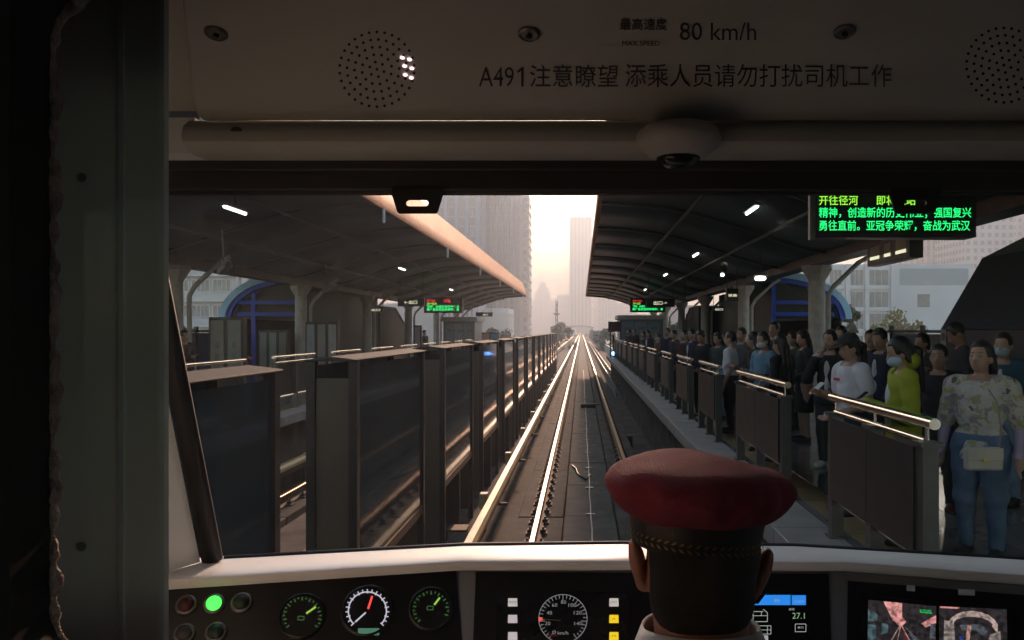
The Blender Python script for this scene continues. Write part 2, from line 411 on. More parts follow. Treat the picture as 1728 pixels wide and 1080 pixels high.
for k in range(14):
    y = 2.3 + 4.05*k - (.3 if k == 0 else 0)
    nm = ['nearest', 'second', 'third', 'fourth', 'fifth', 'sixth', 'seventh', 'eighth', 'ninth', 'tenth', 'eleventh', 'twelfth', 'thirteenth', 'farthest'][k]
    barrier(y, f'{nm} dark glazed barrier from the cab, between the two tracks')

# ------------------------------------------------------------------ canopies
CX = -2.0                                      # axis of symmetry
PROF = [(.37,2.78),(1.1,2.74),(1.9,2.66),(2.7,2.48),(3.4,2.26),(4.2,1.98),(4.9,1.76),(5.5,1.68),(6.1,1.78),(6.9,2.04),(7.8,2.38),(8.8,2.68),(9.6,2.87)]
YC0, YC1 = -12, 61
def canopy(mirror, label):
    mx = (lambda x: 2*CX - x) if mirror else (lambda x: x)
    t = thing('platform_canopy', label, 'canopy', (mx(5.5), YC0, Z(1.7)))
    ox, oy, oz = t.location
    bot = [(mx(x)-ox, Z(h)-oz) for x, h in PROF]; top = [(a, b+.3) for a, b in bot]; top[0] = (bot[0][0]+(-.36 if mirror else .36), top[0][1])
    n = len(bot)
    # soffit panels, one per bay
    bay = 4.15; nb = int((YC1-YC0)/bay)+1
    pm = MB()
    for i in range(n-1):
        a, b = bot[i], bot[i+1]
        pm.add([(a[0],0.012,a[1]),(b[0],0.012,b[1]),(b[0],bay-.012,b[1]),(a[0],bay-.012,a[1]),(a[0],0.012,a[1]+.03),(b[0],0.012,b[1]+.03),(b[0],bay-.012,b[1]+.03),(a[0],bay-.012,a[1]+.03)],
               [(0,1,2,3),(7,6,5,4),(0,4,5,1),(3,2,6,7)])
    me = pm.mesh('soffit_panel', SOFF, 'all')
    ribm = MB()
    for i in range(n-1):
        a, b = bot[i], bot[i+1]
        ribm.add([(a[0],-.05,a[1]-.06),(b[0],-.05,b[1]-.06),(b[0],.05,b[1]-.06),(a[0],.05,a[1]-.06),(a[0],-.05,a[1]+.02),(b[0],-.05,b[1]+.02),(b[0],.05,b[1]+.02),(a[0],.05,a[1]+.02)],
                 [(0,1,2,3),(0,4,5,1),(3,2,6,7)])
    rm = ribm.mesh('rib', RIBM)
    fx = bot[0][0]; dr = 1 if not mirror else -1     # dr: direction away from the tracks
    fz = bot[0][1]
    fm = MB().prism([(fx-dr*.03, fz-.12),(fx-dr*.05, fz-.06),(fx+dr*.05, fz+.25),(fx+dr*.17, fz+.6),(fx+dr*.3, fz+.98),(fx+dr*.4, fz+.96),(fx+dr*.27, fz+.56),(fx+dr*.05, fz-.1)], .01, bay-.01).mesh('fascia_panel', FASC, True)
    sp = MB().tube([(fx-dr*.02, .3, bot[0][1]-.1),(fx-dr*.02,.3,bot[0][1]-.42)], .035, 8).mesh('drain_spout', WHITE)
    for k in range(nb):
        link('soffit_panel', me, t, loc=(0, k*bay, 0)); link('rib', rm, t, loc=(0, k*bay, 0))
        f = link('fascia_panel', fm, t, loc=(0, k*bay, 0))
        if k % 2 == 1 and mirror: link('drain_spout', sp, f)
    sk = MB()
    for i in range(n-1):
        a, b = top[i], top[i+1]; sk.add([(a[0],0,a[1]),(b[0],0,b[1]),(b[0],nb*bay,b[1]),(a[0],nb*bay,a[1])], [(0,1,2,3)])
    for yy in (0, nb*bay):
        for i in range(n-1):
            a, b, c, d = bot[i], bot[i+1], top[i+1], top[i]; sk.add([(a[0],yy,a[1]-.12),(b[0],yy,b[1]-.12),(c[0],yy,c[1]),(d[0],yy,d[1])], [(0,1,2,3)])
    a, d = bot[-1], top[-1]; sk.add([(a[0],0,a[1]-.12),(a[0],nb*bay,a[1]-.12),(d[0],nb*bay,d[1]),(d[0],0,d[1])], [(0,1,2,3)])
    sk.build('roof_skin', RIBM, t)
    for xx, hh in ((2.2,2.6),(3.8,2.12),(7.3,2.2)):
        MB().tube([(mx(xx)-ox,0,Z(hh)-oz-.16),(mx(xx)-ox,nb*bay,Z(hh)-oz-.16)], .04, 8).build('purlin', RIBM, t, smooth=True)
    bx = mx(5.5)-ox
    MB().box(bx-.22,bx+.22,0,nb*bay,-.2,.02).build('spine_beam', RIBM, t)
canopy(False, 'dark gull-wing canopy roof over the crowded platform')
canopy(True, 'gull-wing canopy over the opposite platform with an orange sunlit fascia')

# columns
cmesh = MB().lathe([(.3,0),(.3,.06),(.2,.1),(.19,2.78),(.2,2.82),(.33,3.02),(.36,3.05),(.36,3.14)], (0,0,0), n=8).mesh('shaft', COLM)
def column(x, y, s, label, pipe=True):
    t = thing('platform_column', label, 'column', (x, y, 1.05), 'canopy columns')
    MB().lathe([(.2,.0),(.19,2.74)], (0,0,0), n=20).build('shaft', COLM, t, smooth=True)
    MB().lathe([(.31,0),(.31,.07),(.24,.12)], (0,0,0), n=20).build('base', POSTM, t, smooth=True)
    MB().lathe([(.2,2.74),(.22,2.78),(.34,2.98),(.36,3.0),(.36,3.1)], (0,0,0), n=8).build('capital', COLM, t)
    if pipe:
        MB().tube([(s*1.25,.1,3.32),(s*1.0,.1,3.18),(s*.42,.1,2.62),(s*.3,.1,2.4),(s*.3,.1,.05)], .055, 10).build('drain_pipe', COLM, t, smooth=True)
for k in range(6):
    y = 18.4+8.3*k
    column(5.5, y, 1, f'{ORD[k]} round canopy column from the cab on the crowded platform')
    column(2*CX-5.5, y, 1, f'{ORD[k]} round canopy column from the cab on the opposite platform')
# ------------------------------------------------------------------ signs and lamps
LEDG = emit('led_green', (.02,1.0,.22), .5); LEDY = emit('led_lime', (.35,1.0,.06), .4); LEDR = emit('led_red', (1.0,.03,.05), .5)
LITW = emit('lit_white', (1.0,.97,.9), 2.2); LITC = emit('lit_cream', (1.0,.93,.65), .35)
def rods(t, xs, z0, z1, y=0):
    for x in xs: MB().tube([(x,y,z0),(x,y,z1)], .014, 8).build('hanger_rod', RIBM, t)
d = 8.5
t = thing('led_sign', 'large black LED board with three rows of green writing above the crowd', 'LED sign', (3.4, d, Z(.98)))
x0, x1 = (1379-VX)*d/F - 3.4, (1648-VX)*(d)/F - 3.4
MB().box(x0, x1, 0, .28, .02, .66).build('housing', mat('led_housing', (.02,.022,.022), .45), t, bevel=.01)
MB().box(x0-.07, x0-.01, .02, .1, 0, 1.2).build('bracket', POSTM, t)
MB().box(x0+.03, x1-.05, -.004, .001, .06, .64).build('screen', mat('led_face', (.006,.012,.008), .5), t)
rods(t, (x0+.3, x1-.3), .66, 1.35, .14)
pl = Plane((0, d-.004, 0), (0,-1,0), (0,0,1))
def led(body, a, b, yb, yt, m, bold=.012):
    o = text('lettering', body, pl, a, b, yb, yt, m, None, off=.002, cap=(-.08,.84), bold=bold); o.parent = t; o.matrix_parent_inverse = t.matrix_basis.inverted(); return o
led('开往径河', 1382, 1448, 346, 330, LEDY); led('即将进站', 1479, 1545, 346, 330, LEDY)
led('精神，创造新的历史伟业；强国复兴', 1382, 1639, 367, 350, LEDG); led('勇往直前。亚冠争荣耀，奋战为武汉', 1382, 1637, 389, 372, LEDG)

t = thing('direction_sign', 'tilted dark lightbox with pale panels hung behind the large LED board', 'sign', (4.85, 11.4, Z(1.05)))
MB().box(-.1,.1,0,1.7,0,.36).build('housing', BLK, t, bevel=.01)
for a, b in ((.12,.5),(.7,.95),(1.15,1.55)): 
    MB().box(-.106,-.1,a,b,.09,.3).build('lit_panel', mat('cream_panel', (.3,.28,.18), .5), t)
    MB().box(-.11,-.104,a,b,.09,.14).build('glow_strip', LITC, t)
for yy in (.3,1.4): MB().tube([(0,yy,.36),(0,yy,.85)], .014, 8).build('hanger_rod', RIBM, t)

def far_led(px0, px1, py0, py1, d, label, rows):
    c = P((px0+px1)/2, py1, d); t = thing('led_sign', label, 'LED sign', tuple(c))
    hw = (px1-px0)/2*d/F; hh = (py1-py0)*d/F
    MB().box(-hw-.08, hw+.08, 0, .25, -.06, hh+.06).build('housing', BLK, t)
    pl = Plane((0, d, 0), (0,-1,0), (0,0,1))
    for (a, b, yb, yt, m, s) in rows:
        o = text('lettering', s, pl, a, b, yb, yt, m, None, off=.004, bold=.02); o.parent = t; o.matrix_parent_inverse = t.matrix_basis.inverted()
    rods(t, (-hw*.7, hw*.7), hh+.06, hh+1.0, .12)
far_led(718, 778, 504, 526, 40, 'small LED sign with red and green rows under the opposite canopy', [(720,734,510.5,505.5,LEDR,'开往汉口'),(749,760,510.5,505,LEDR,'17:36'),(720,737,515,510.8,LEDY,'开往径河'),(720,775,519.6,515.2,LEDG,'精神，创造新的历史伟业'),(720,775,524.6,520,LEDG,'勇往直前亚冠争荣耀，奋')])
far_led(1066, 1120, 505, 525, 42, 'small LED sign with red and green rows at the end of the crowded platform', [(1068,1083,510,506,LEDR,'开往汉口'),(1068,1081,514.4,510.6,LEDY,'开往径河'),(1068,1089,519,515,LEDG,'精神，创造新'),(1067,1119,524,519.5,LEDG,'勇往直前亚冠争荣耀，奋')])
def way_sign(px0, px1, py0, py1, d, label, s, a, b, yb, yt):
    c = P((px0+px1)/2, py1, d); t = thing('direction_sign', label, 'sign', tuple(c))
    hw = (px1-px0)/2*d/F; hh = (py1-py0)*d/F
    MB().box(-hw, hw, 0, .16, 0, hh).build('housing', BLK, t)
    pl = Plane((0, d, 0), (0,-1,0), (0,0,1))
    o = text('lettering', s, pl, a, b, yb, yt, LITC, None, off=.004, bold=.01); o.parent = t; o.matrix_parent_inverse = t.matrix_basis.inverted()
    rods(t, (-hw*.85, hw*.85), hh, hh+1.3, .08)
way_sign(671, 716, 503, 517, 34, 'hanging exit sign with a lit left arrow under the opposite canopy', '←出口', 682, 704, 513, 507)
way_sign(1091, 1139, 504, 518, 36, 'hanging exit sign with a lit right arrow beside the far platform LED sign', '出口→', 1103, 1126, 514.5, 508)
way_sign(803, 831, 527, 534, 52, 'thin black sign hanging at the far end of the opposite canopy', '出口', 815, 823, 532.5, 529.5)
way_sign(625, 647, 519, 526, 33, 'small yellow lit sign on the dark stair wall of the opposite platform', '出口', 627, 641, 525, 521)
way_sign(1203, 1222, 518, 526, 33, 'small yellow lit sign on the dark stair wall behind the crowd', '出口', 1207, 1220, 524, 520)
way_sign(1226, 1246, 487, 508, 23, 'square pale lightbox sign beside the second column of the crowded platform', '换乘', 1229, 1244, 501, 496)

tube_m = MB().tube([(0,-.45,0),(0,.45,0)], .03, 10).mesh('tube', LITW)
hous_m = MB().prism([(-.07,.02),(.07,.02),(.05,.08),(-.05,.08)], -.5, .5).mesh('housing', GREYB)
for (x, y, h, lab) in ((-6.5,14.8,2.25,'lit tube lamp nearest the cab under the opposite canopy'),(-6.6,29,2.25,'second lit tube lamp under the opposite canopy'),(-7.1,43,2.2,'farthest lit tube lamp under the opposite canopy'),
                    (3.2,14.8,2.25,'lit tube lamp nearest the large LED board under the canopy'),(3.35,23.1,2.2,'second lit tube lamp under the canopy over the crowd'),(3.35,31.4,2.2,'third lit tube lamp on a thin rod above the crowd'),(3.4,42,2.15,'farthest lit tube lamp above the crowded platform')):
    t = thing('tube_lamp', lab, 'lamp', (x, y, Z(h)), 'tube lamps under the canopies')
    link('tube', tube_m, t); link('housing', hous_m, t)
    MB().tube([(0,0,.08),(0,0,.55)], .014, 8).build('rod', RIBM, t)
def bulb(px, py, d, r, label):
    t = thing('round_lamp', label, 'lamp', tuple(P(px, py, d)), 'round lamps over the crowd')
    MB().lathe([(.02,.0),(r*.8,-.01),(r,-.05),(r*.8,-.09),(.02,-.1)], (0,0,0), n=16).build('bulb', LITW, t, smooth='all')
    MB().lathe([(r*1.1,.06),(r*1.15,.0),(r*.9,0)], (0,0,0), n=16).build('housing', GREYB, t, smooth=True)
    MB().tube([(0,0,.05),(0,0,.6)], .015, 8).build('rod', RIBM, t)
bulb(1219, 461, 24, .06, 'small round lit lamp between two columns of the crowded platform')
bulb(1283, 466, 17.5, .13, 'brightest round lamp hanging beside the nearest column over the crowd')
def cctv(px, py, d, s, label):
    t = thing('security_camera', label, 'camera', tuple(P(px, py, d)), 'cameras under the canopies')
    MB().tube([(0,0,.1),(0,0,.75)], .02, 8).build('rod', RIBM, t)
    MB().box(-.06,.06,-.06,.06,.06,.12).build('mount', GREYB, t)
    MB().prism([(-.07,-.08),(.07,-.08),(.07,.04),(0,.075),(-.07,.04)], -.3, .22).build('housing', GREYB, t, bevel=.01)
    MB().lathe([(.05,-.3),(.055,-.34),(.03,-.345)], (0,0,-.02), axis=(0,1,0), n=14).build('lens', BLK, t)
    t.rotation_euler = (R(-12), 0, R(s))
cctv(378, 452, 15, 40, 'boxy security camera by the nearest column of the opposite platform')
cctv(1153, 505, 30, -40, 'security camera on a rod above the middle of the crowd')
cctv(555, 487, 22, 60, 'small security camera by the second column of the opposite platform')

# ------------------------------------------------------------------ stair covers, walls, fences
def stair_cover(xc, s, d, label):
    """arched blue stair roof; s = +1 when it drops to the right"""
    t = thing('stair_cover', label, 'stair roof', (xc, d, 1.05))
    a = [(s*2.35*math.sin(q), 2.0 + 1.3*math.cos(q)) for q in np.linspace(0, math.pi/2, 13)]
    def band(r0, r1, y0, y1, nm, m):
        o = [(s*(2.35+r1)*math.sin(q), 2.0+(1.3+r1)*math.cos(q)) for q in np.linspace(0, math.pi/2, 15)]
        i = [(s*(2.35+r0)*math.sin(q), 2.0+(1.3+r0)*math.cos(q)) for q in np.linspace(math.pi/2, 0, 15)]
        return MB().prism(o+i, y0, y1).build(nm, m, t, smooth=True)
    band(.0, .16, -.05, .12, 'arch_frame', BLUE); band(.16, .4, -.12, 11, 'roof_skin', SKYB)
    for x in (0, s*1.55): MB().box(x-.07, x+.07, -.02, .12, 0, 3.28 if x == 0 else 2.9).build('post', BLUE, t)
    for z in (2.1, 2.52): MB().box(min(0,s*2.2)+.05, max(0,s*2.2)-.05, -.01, .08, z, z+.13).build('cross_bar', BLUE, t)
    MB().box(min(0,s*2.3), max(0,s*2.3), 10.5, 10.6, 0, 3.2).build('back_wall', DARKW, t)
    MB().box(s*2.42-.03, s*2.42+.03, .1, 10.9, 0, 2.0).build('side_wall', DARKW, t)
    MB().box(min(-.05*s,.02*s), max(-.05*s,.02*s), .1, 10.9, 0, 3.3).build('inner_wall', DARKW, t)
    MB().prism([(x*.98, z-.02) for x, z in a] + [(0,2.0)], .3, .34).build('glazing', DARKW, t)
stair_cover(6.84, 1, 28, 'blue arched stair roof behind the crowd with blue cross bars')
stair_cover(-10.1, -1, 28, 'pale blue arched stair roof on the opposite platform with blue cross bars')
t = thing('stair_cover', 'big dark navy stair roof rising at the edge of the crowded platform', 'stair roof', (5.55, 12.0, 1.05))
pr = [(0.0,1.6),(.62,2.66),(1.85,3.28),(3.2,3.75),(4.0,3.9),(4.0,0),(0.0,0)]
MB().prism(pr, -8, .0).build('cladding', NAVY, t)
MB().prism([(-.05,1.62),(.58,2.7),(1.83,3.33),(4.0,3.96),(4.0,3.9),(1.85,3.27),(.62,2.64),(0,1.6)], -8.2, .05).build('roof_edge', mat('navy_edge', (.02,.035,.07), .35), t)
def enclosure(x0, x1, y0, y1, z1, z2, label):
    t = thing('stair_enclosure', label, 'stairwell', (x0, y0, 1.05))
    w_, l_ = x1-x0, y1-y0
    MB().prism([(0,0),(l_,0),(l_,z1),(l_*.45,z2),(0,z2)], 0, w_, 'x').build('wall', DARKW, t)
    MB().prism([(-.05,z2),(l_*.45,z2),(l_+.05,z1),(l_+.05,z1+.08),(l_*.45,z2+.08),(-.05,z2+.08)], -.05, w_+.05, 'x').build('capping', RIBM, t)
    for k in range(3): MB().box(w_*(.12+.3*k), w_*(.12+.3*k)+.02, -.02, -.002, .1, z2-.1).build('panel_joint', BLK, t)
enclosure(5.95, 8.0, 40, 47, 1.3, 2.75, 'dark clad stairwell behind the middle of the crowd')
enclosure(-12.2, -10.2, 40, 47, 1.3, 2.75, 'dark clad stairwell on the opposite platform behind the columns')

def back_fence(x, y0, y1, s, label):
    t = thing('boundary_fence', label, 'fence', (x, y0, 1.05))
    L = y1-y0; n = int(L/2)
    pm = MB().box(-.05,.05,-.05,.05,0,1.72).mesh('post', BLK)
    pn = MB().box(-.015,.015,.06,1.94,.12,1.5).mesh('panel', GREYB); pb = MB().box(-.015,.015,.06,1.94,.12,1.5).mesh('panel', mat('blue_grey_panel', (.1,.15,.25), .5))
    MB().box(-.03,.03,0,L,1.53,1.6).build('top_rail', POSTM, t)
    for k in range(n+1): link('post', pm, t, loc=(0,k*2,0))
    for k in range(n): link('panel', pb if k % 3 == 1 else pn, t, loc=(0,k*2,0))
back_fence(8.75, 12.2, 24, 1, 'panelled fence along the back of the crowded platform')
back_fence(8.75, 37, 49.5, 1, 'panelled fence at the far back of the crowded platform')
back_fence(-12.7, 12, 50, -1, 'panelled fence along the back of the opposite platform')
t = thing('poster', 'white notice with red blocks on the fence behind the crowd', 'poster', (8.72, 18.1, 1.98))
MB().box(-.012,0,0,1.0,0,.72).build('sheet', WHITE, t)
RED = mat('print_red', (.5,.04,.05), .6)
for k in range(4): MB().box(-.016,-.012,.08+k*.23,.25+k*.23,.06,.22).build('red_block', RED, t)
for k in range(4):
    MB().box(-.016,-.012,.08+k*.23,.25+k*.23,.42,.6).build('figure', GREYB, t)
# end-of-platform rooms and advert panels
def room(px0, px1, py0, d, label, s, col):
    a = P(px0, py0, d); b = P(px1, py0, d); h = a.z-1.05
    t = thing('platform_kiosk', label, 'kiosk', (a.x, d, 1.05)); W = b.x-a.x
    MB().box(0, W, 0, 3.2, 0, h-.25).build('wall', mat('kiosk_'+s, col, .4, var=.1), t)
    MB().box(-.15, W+.15, -.15, 3.4, h-.25, h).build('roof', COLM, t, bevel=.02)
    n = 3
    for k in range(n):
        x0_ = .12+k*(W-.24)/n
        f = MB().box(x0_, x0_+(W-.24)/n-.08, -.03, -.002, .15, h-.4).build('panel', mat('kiosk_panel_%s%d' % (s, k), [(.3,.36,.42),(.36,.4,.43),(.32,.36,.35)][k], .25), t)
        MB().box(x0_+.2, x0_+.6, -.036, -.031, h-.85, h-.7).build('caption', GREYB, f)
        MB().box(x0_+.15, x0_+(W-.24)/n-.25, -.036, -.031, .7, 1.0).build('picture', mat('print_blue', (.12,.25,.36), .5), f)
    return t
room(748, 801, 535, 45, 'glass sided waiting kiosk with pale picture panels on the opposite platform', 'a', (.25,.26,.25))
room(1046, 1119, 532, 47, 'pale panelled kiosk at the end of the crowded platform', 'b', (.22,.23,.24))
t = thing('brown_board', 'small brown board on posts at the end of the crowded platform', 'board', tuple(P(1035, 560, 46)))
MB().box(-.3,.45,0,.06,0,.6).build('face', mat('brown_board', (.12,.06,.05), .6), t); MB().box(-.2,-.14,0,.06,-1.75,0).build('post', BLK, t)
t = thing('signal_lamp', 'blue lit signal lamp on a short post at the platform end', 'lamp', (1.9, 46.6, 1.05))
MB().tube([(0,0,0),(0,0,1.3)], .05, 10).build('post', BLK, t); MB().lathe([(.03,-.06),(.1,-.03),(.11,.03),(.05,.08)], (0,-.06,.22), axis=(0,-1,0), n=14).build('lens', emit('lit_blue', (.1,.3,1.0), 6), t)
def advert(px0, px1, py0, d, label, cols):
    a = P(px0, py0, d); b = P(px1, py0, d); h = a.z-1.05; W = b.x-a.x; n = len(cols)
    t = thing('advert_stand', label, 'advert stand', (a.x, d, 1.05))
    MB().box(0, W, 0, .22, .08, h).build('frame', BLK, t, bevel=.01)
    for k, c in enumerate(cols):
        f = MB().box(W*k/n+.05, W*(k+1)/n-.05, -.012, -.001, .2, h-.08).build('poster', mat('advert_%d_%d' % (px0, k), c, .35, var=.2, scale=2), t)
        for q in range(3): MB().box(W*k/n+.16, W*(k+1)/n-.16, -.018, -.013, h-.75-q*.28, h-.6-q*.28).build('printed_block', GREYB, f)
advert(352, 410, 535, 19, 'pair of tall grey advert panels on the opposite platform', [(.3,.3,.28),(.26,.29,.29)])
advert(515, 570, 543, 24, 'low white notice stand beside the second column of the opposite platform', [(.32,.38,.42),(.3,.3,.28),(.4,.42,.43)])
advert(698, 711, 549, 33, 'narrow lilac advert panel beside the fourth column of the opposite platform', [(.3,.28,.34)])
advert(812, 842, 561, 56, 'small orange and blue notice panels past the opposite platform kiosk', [(.45,.3,.22),(.06,.3,.5)])
advert(436, 485, 557, 26, 'pale glass panels under the arched stair roof of the opposite platform', [(.25,.28,.25),(.3,.33,.31),(.22,.2,.18)])

# ------------------------------------------------------------------ beyond the station
BAR = mat('teal_barrier', (.28,.42,.46), .4, var=.15)
def parapet(x, y0, y1, z, label):
    t = thing('viaduct_parapet', label, 'parapet', (x, y0, -.46)); n = int((y1-y0)/6)
    me = MB().box(-.12,.12,0,5.95,0,z+.46).mesh('wall_block', CONC)
    for k in range(n): link('wall_block', me, t, loc=(0,k*6,0))
parapet(3.6, 50, 640, .55, 'low concrete parapet of the viaduct beyond the crowded platform')
parapet(-7.7, 50, 640, .55, 'low concrete parapet of the viaduct beyond the opposite platform')
t = thing('noise_barrier', 'pale teal noise barrier along the viaduct ahead', 'barrier', (3.3, 118, -.46))
nm_ = MB().box(-.04,.04,.06,3.9,0,2.9).mesh('panel', BAR); np_ = MB().box(-.08,.08,-.06,.06,0,3.0).mesh('post', POSTM)
for k in range(50): link('panel', nm_, t, loc=(0,k*4,0)); link('post', np_, t, loc=(0,k*4,0))
t = thing('metro_train', 'distant white and blue train coming on the neighbouring track', 'train', (TL, 340, 0))
prt = [(-1.4,.25),(1.4,.25),(1.42,2.2),(1.25,3.2),(.8,3.5),(-.8,3.5),(-1.25,3.2),(-1.42,2.2)]
MB().prism(prt, 0, 60).build('body', mat('train_white', (.6,.66,.72), .35), t, bevel=.08)
MB().box(-1.15,1.15,-.05,-.001,1.7,2.9).build('windscreen', BLK, t)
MB().box(-1.38,1.38,-.04,-.001,.8,1.35).build('blue_band', mat('train_blue', (.05,.2,.5), .35), t)
for x in (-.95,.95): MB().lathe([(.12,0),(.1,.05)], (x,-.06,1.05), axis=(0,-1,0), n=12).build('headlight', LITW, t)
t = thing('far_station_roof', 'distant low arched station roof across the viaduct', 'station roof', (-2, 430, -.5))
arc = [(9.2*math.sin(q), 4.4+1.2*math.cos(q)) for q in np.linspace(-1.45, 1.45, 13)]
MB().prism(arc + [(x*.97, z-.35) for x, z in arc[::-1]], 0, 60).build('roof', RIBM, t)
for x in (-8.3, 8.3): MB().box(x-.2,x+.2,0,60,0,4.5).build('wall', CONC, t)
t = thing('lattice_mast', 'thin lattice mast standing between the tracks beyond the barriers', 'mast', (-2.35, 75, -.46))
for x, y in ((-.12,-.12),(.12,-.12),(.12,.12),(-.12,.12)): MB().tube([(x,y,0),(x*.6,y*.6,5.9)], .025, 6).build('leg', RIBM, t)
for k in range(12):
    z = k*.48; a = .12*(1-.4*z/5.9); MB().tube([(-a,-a,z),(a,-a,z+.45)], .015, 5).tube([(a,-a,z),(-a,-a,z+.45)], .015, 5).build('brace', RIBM, t)
MB().box(-.3,.3,-.05,.05,4.6,4.7).build('cross_arm', RIBM, t)

# ------------------------------------------------------------------ city
WIN = mat('window_glass', (.08,.1,.12), .15, var=.3, scale=.5, spec=.8)
def building(name, label, x0, x1, y0, y1, z1, col, fins=0, floors=0, win=0, step=None, z0=-9.0):
    t = thing(name, label, 'building', ((x0+x1)/2, y0, z0)); W = x1-x0; H = z1-z0; L = y1-y0
    m = mat('facade_%d' % (len(MATS)), col, .7, var=.12, scale=.15)
    MB().box(-W/2, W/2, 0, L, 0, H).build('wall', m, t)
    if fins:
        f = MB().box(-W/fins*.16, W/fins*.16, -.7, -.002, 0, H).mesh('pilaster', m)
        g = MB().box(-W/fins*.26, W/fins*.26, -.12, -.004, 2, H-2).mesh('glazing_strip', WIN)
        for k in range(fins+1):
            link('pilaster', f, t, loc=(-W/2+W*k/fins, 0, 0))
            if k < fins: link('glazing_strip', g, t, loc=(-W/2+W*(k+.5)/fins, 0, 0))
        xs = W/2 if x1 < 0 else -W/2; sg = 1 if x1 < 0 else -1
        n2 = max(2, int(L/(W/fins)))
        for k in range(n2):
            yy = L*(k+.5)/n2
            MB().box(min(xs+.004*sg, xs+.5*sg), max(xs+.004*sg, xs+.5*sg), yy-.5, yy+.5, 0, H).build('pilaster', m, t)
    if floors:
        e = MB(); n = int(H/floors)
        for k in range(1, n): e.box(-W/2-.25, W/2+.25, -.25, L, k*floors-.15, k*floors+.15)
        stuff(e.build('floor_bands', m, t))
    if win:
        e = MB(); nz = int(H/3.6)
        nx = int(W/win)
        for k in range(1, nz):
            for i in range(nx):
                x = -W/2+W*(i+.5)/nx; e.box(x-win*.28, x+win*.28, -.06, -.004, k*3.6+.6, k*3.6+2.6)
        stuff(e.build('window_grid', WIN, t))
        e = MB(); xs = W/2 if x1 < 0 else -W/2; sg = 1 if x1 < 0 else -1; ny = max(1, int(L/win))
        for k in range(1, nz):
            for i in range(ny):
                y = L*(i+.5)/ny; e.box(min(xs+.004*sg, xs+.06*sg), max(xs+.004*sg, xs+.06*sg), y-win*.28, y+win*.28, k*3.6+.6, k*3.6+2.6)
        stuff(e.build('side_window_grid', WIN, t))
    if step:
        for (a, b, h) in step: MB().box(-W/2*a, W/2*a, L*.1, L*.9, H+.01, H+h).build('upper_storey', m, t); H += h
    return t
def bpx(px0, px1, pytop, d, depth=25): 
    return (px0-VX)*d/F, (px1-VX)*d/F, d, d+depth, EYE-(pytop-VY)*d/F
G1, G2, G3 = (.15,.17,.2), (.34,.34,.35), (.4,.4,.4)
building('tower_block', 'grey glass tower with pale vertical fins behind the sunlit fascia', *bpx(735,806,300,294,24), (.2,.27,.34), fins=4, floors=3.6)
building('tower_block', 'tallest ribbed grey tower left of the bright sky gap', *bpx(800,868,295,317,27), G1, fins=7, floors=3.6)
building('tower_block', 'pale balconied tower edge right beside the bright sky gap', *bpx(866,893,330,333,15), (.44,.4,.38), floors=3.6, win=3.0)
building('low_block', 'white horizontal banded office block below the grey towers', *bpx(800,858,520,232,18), (.6,.58,.56), floors=1.5)
building('low_block', 'glass office block with slanting braces behind the opposite kiosk', *bpx(740,800,500,217,21), (.35,.4,.48), fins=8)
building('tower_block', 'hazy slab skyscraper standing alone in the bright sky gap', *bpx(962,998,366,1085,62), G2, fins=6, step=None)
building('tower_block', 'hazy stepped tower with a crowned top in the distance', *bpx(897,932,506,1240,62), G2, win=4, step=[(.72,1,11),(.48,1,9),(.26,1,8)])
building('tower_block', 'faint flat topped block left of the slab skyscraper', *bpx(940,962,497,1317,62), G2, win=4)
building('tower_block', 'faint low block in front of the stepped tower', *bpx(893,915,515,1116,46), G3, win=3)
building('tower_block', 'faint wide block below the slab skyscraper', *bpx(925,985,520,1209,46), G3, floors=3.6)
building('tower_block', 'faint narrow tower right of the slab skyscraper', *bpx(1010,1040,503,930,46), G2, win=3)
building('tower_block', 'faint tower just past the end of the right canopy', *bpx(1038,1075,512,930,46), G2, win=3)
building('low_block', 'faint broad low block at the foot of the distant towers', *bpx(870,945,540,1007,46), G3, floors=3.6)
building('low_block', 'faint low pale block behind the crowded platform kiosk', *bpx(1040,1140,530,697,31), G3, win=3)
building('low_block', 'hazy grey block seen between the columns of the crowded platform', *bpx(1125,1210,515,310,31), G1, win=2.6)
building('low_block', 'hazy pale block seen between the columns of the opposite platform', *bpx(640,740,512,279,31), (.5,.47,.45), floors=3.0)
building('apartment_tower', 'pinkish ribbed apartment tower above the white office block', *bpx(1495,1600,300,395,31), (.44,.38,.35), fins=11, floors=3.4)
building('apartment_tower', 'grey apartment tower with a fine window grid beyond the navy stair roof', *bpx(1628,1712,290,364,31), (.5,.48,.47), win=3.0)
building('apartment_tower', 'pale ribbed apartment tower between the pink and grey towers', *bpx(1590,1634,300,465,31), (.46,.42,.4), fins=4)
building('apartment_tower', 'pale apartment tower cut off by the edge of the windscreen', *bpx(1716,1800,300,418,31), (.5,.42,.4), win=3.0)

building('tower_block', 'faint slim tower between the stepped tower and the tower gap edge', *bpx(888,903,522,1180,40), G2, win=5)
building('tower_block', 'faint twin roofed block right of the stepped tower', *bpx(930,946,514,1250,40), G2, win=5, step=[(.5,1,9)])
building('tower_block', 'faint block peeping past the right side of the slab skyscraper', *bpx(1001,1016,486,1220,40), G2, win=5)
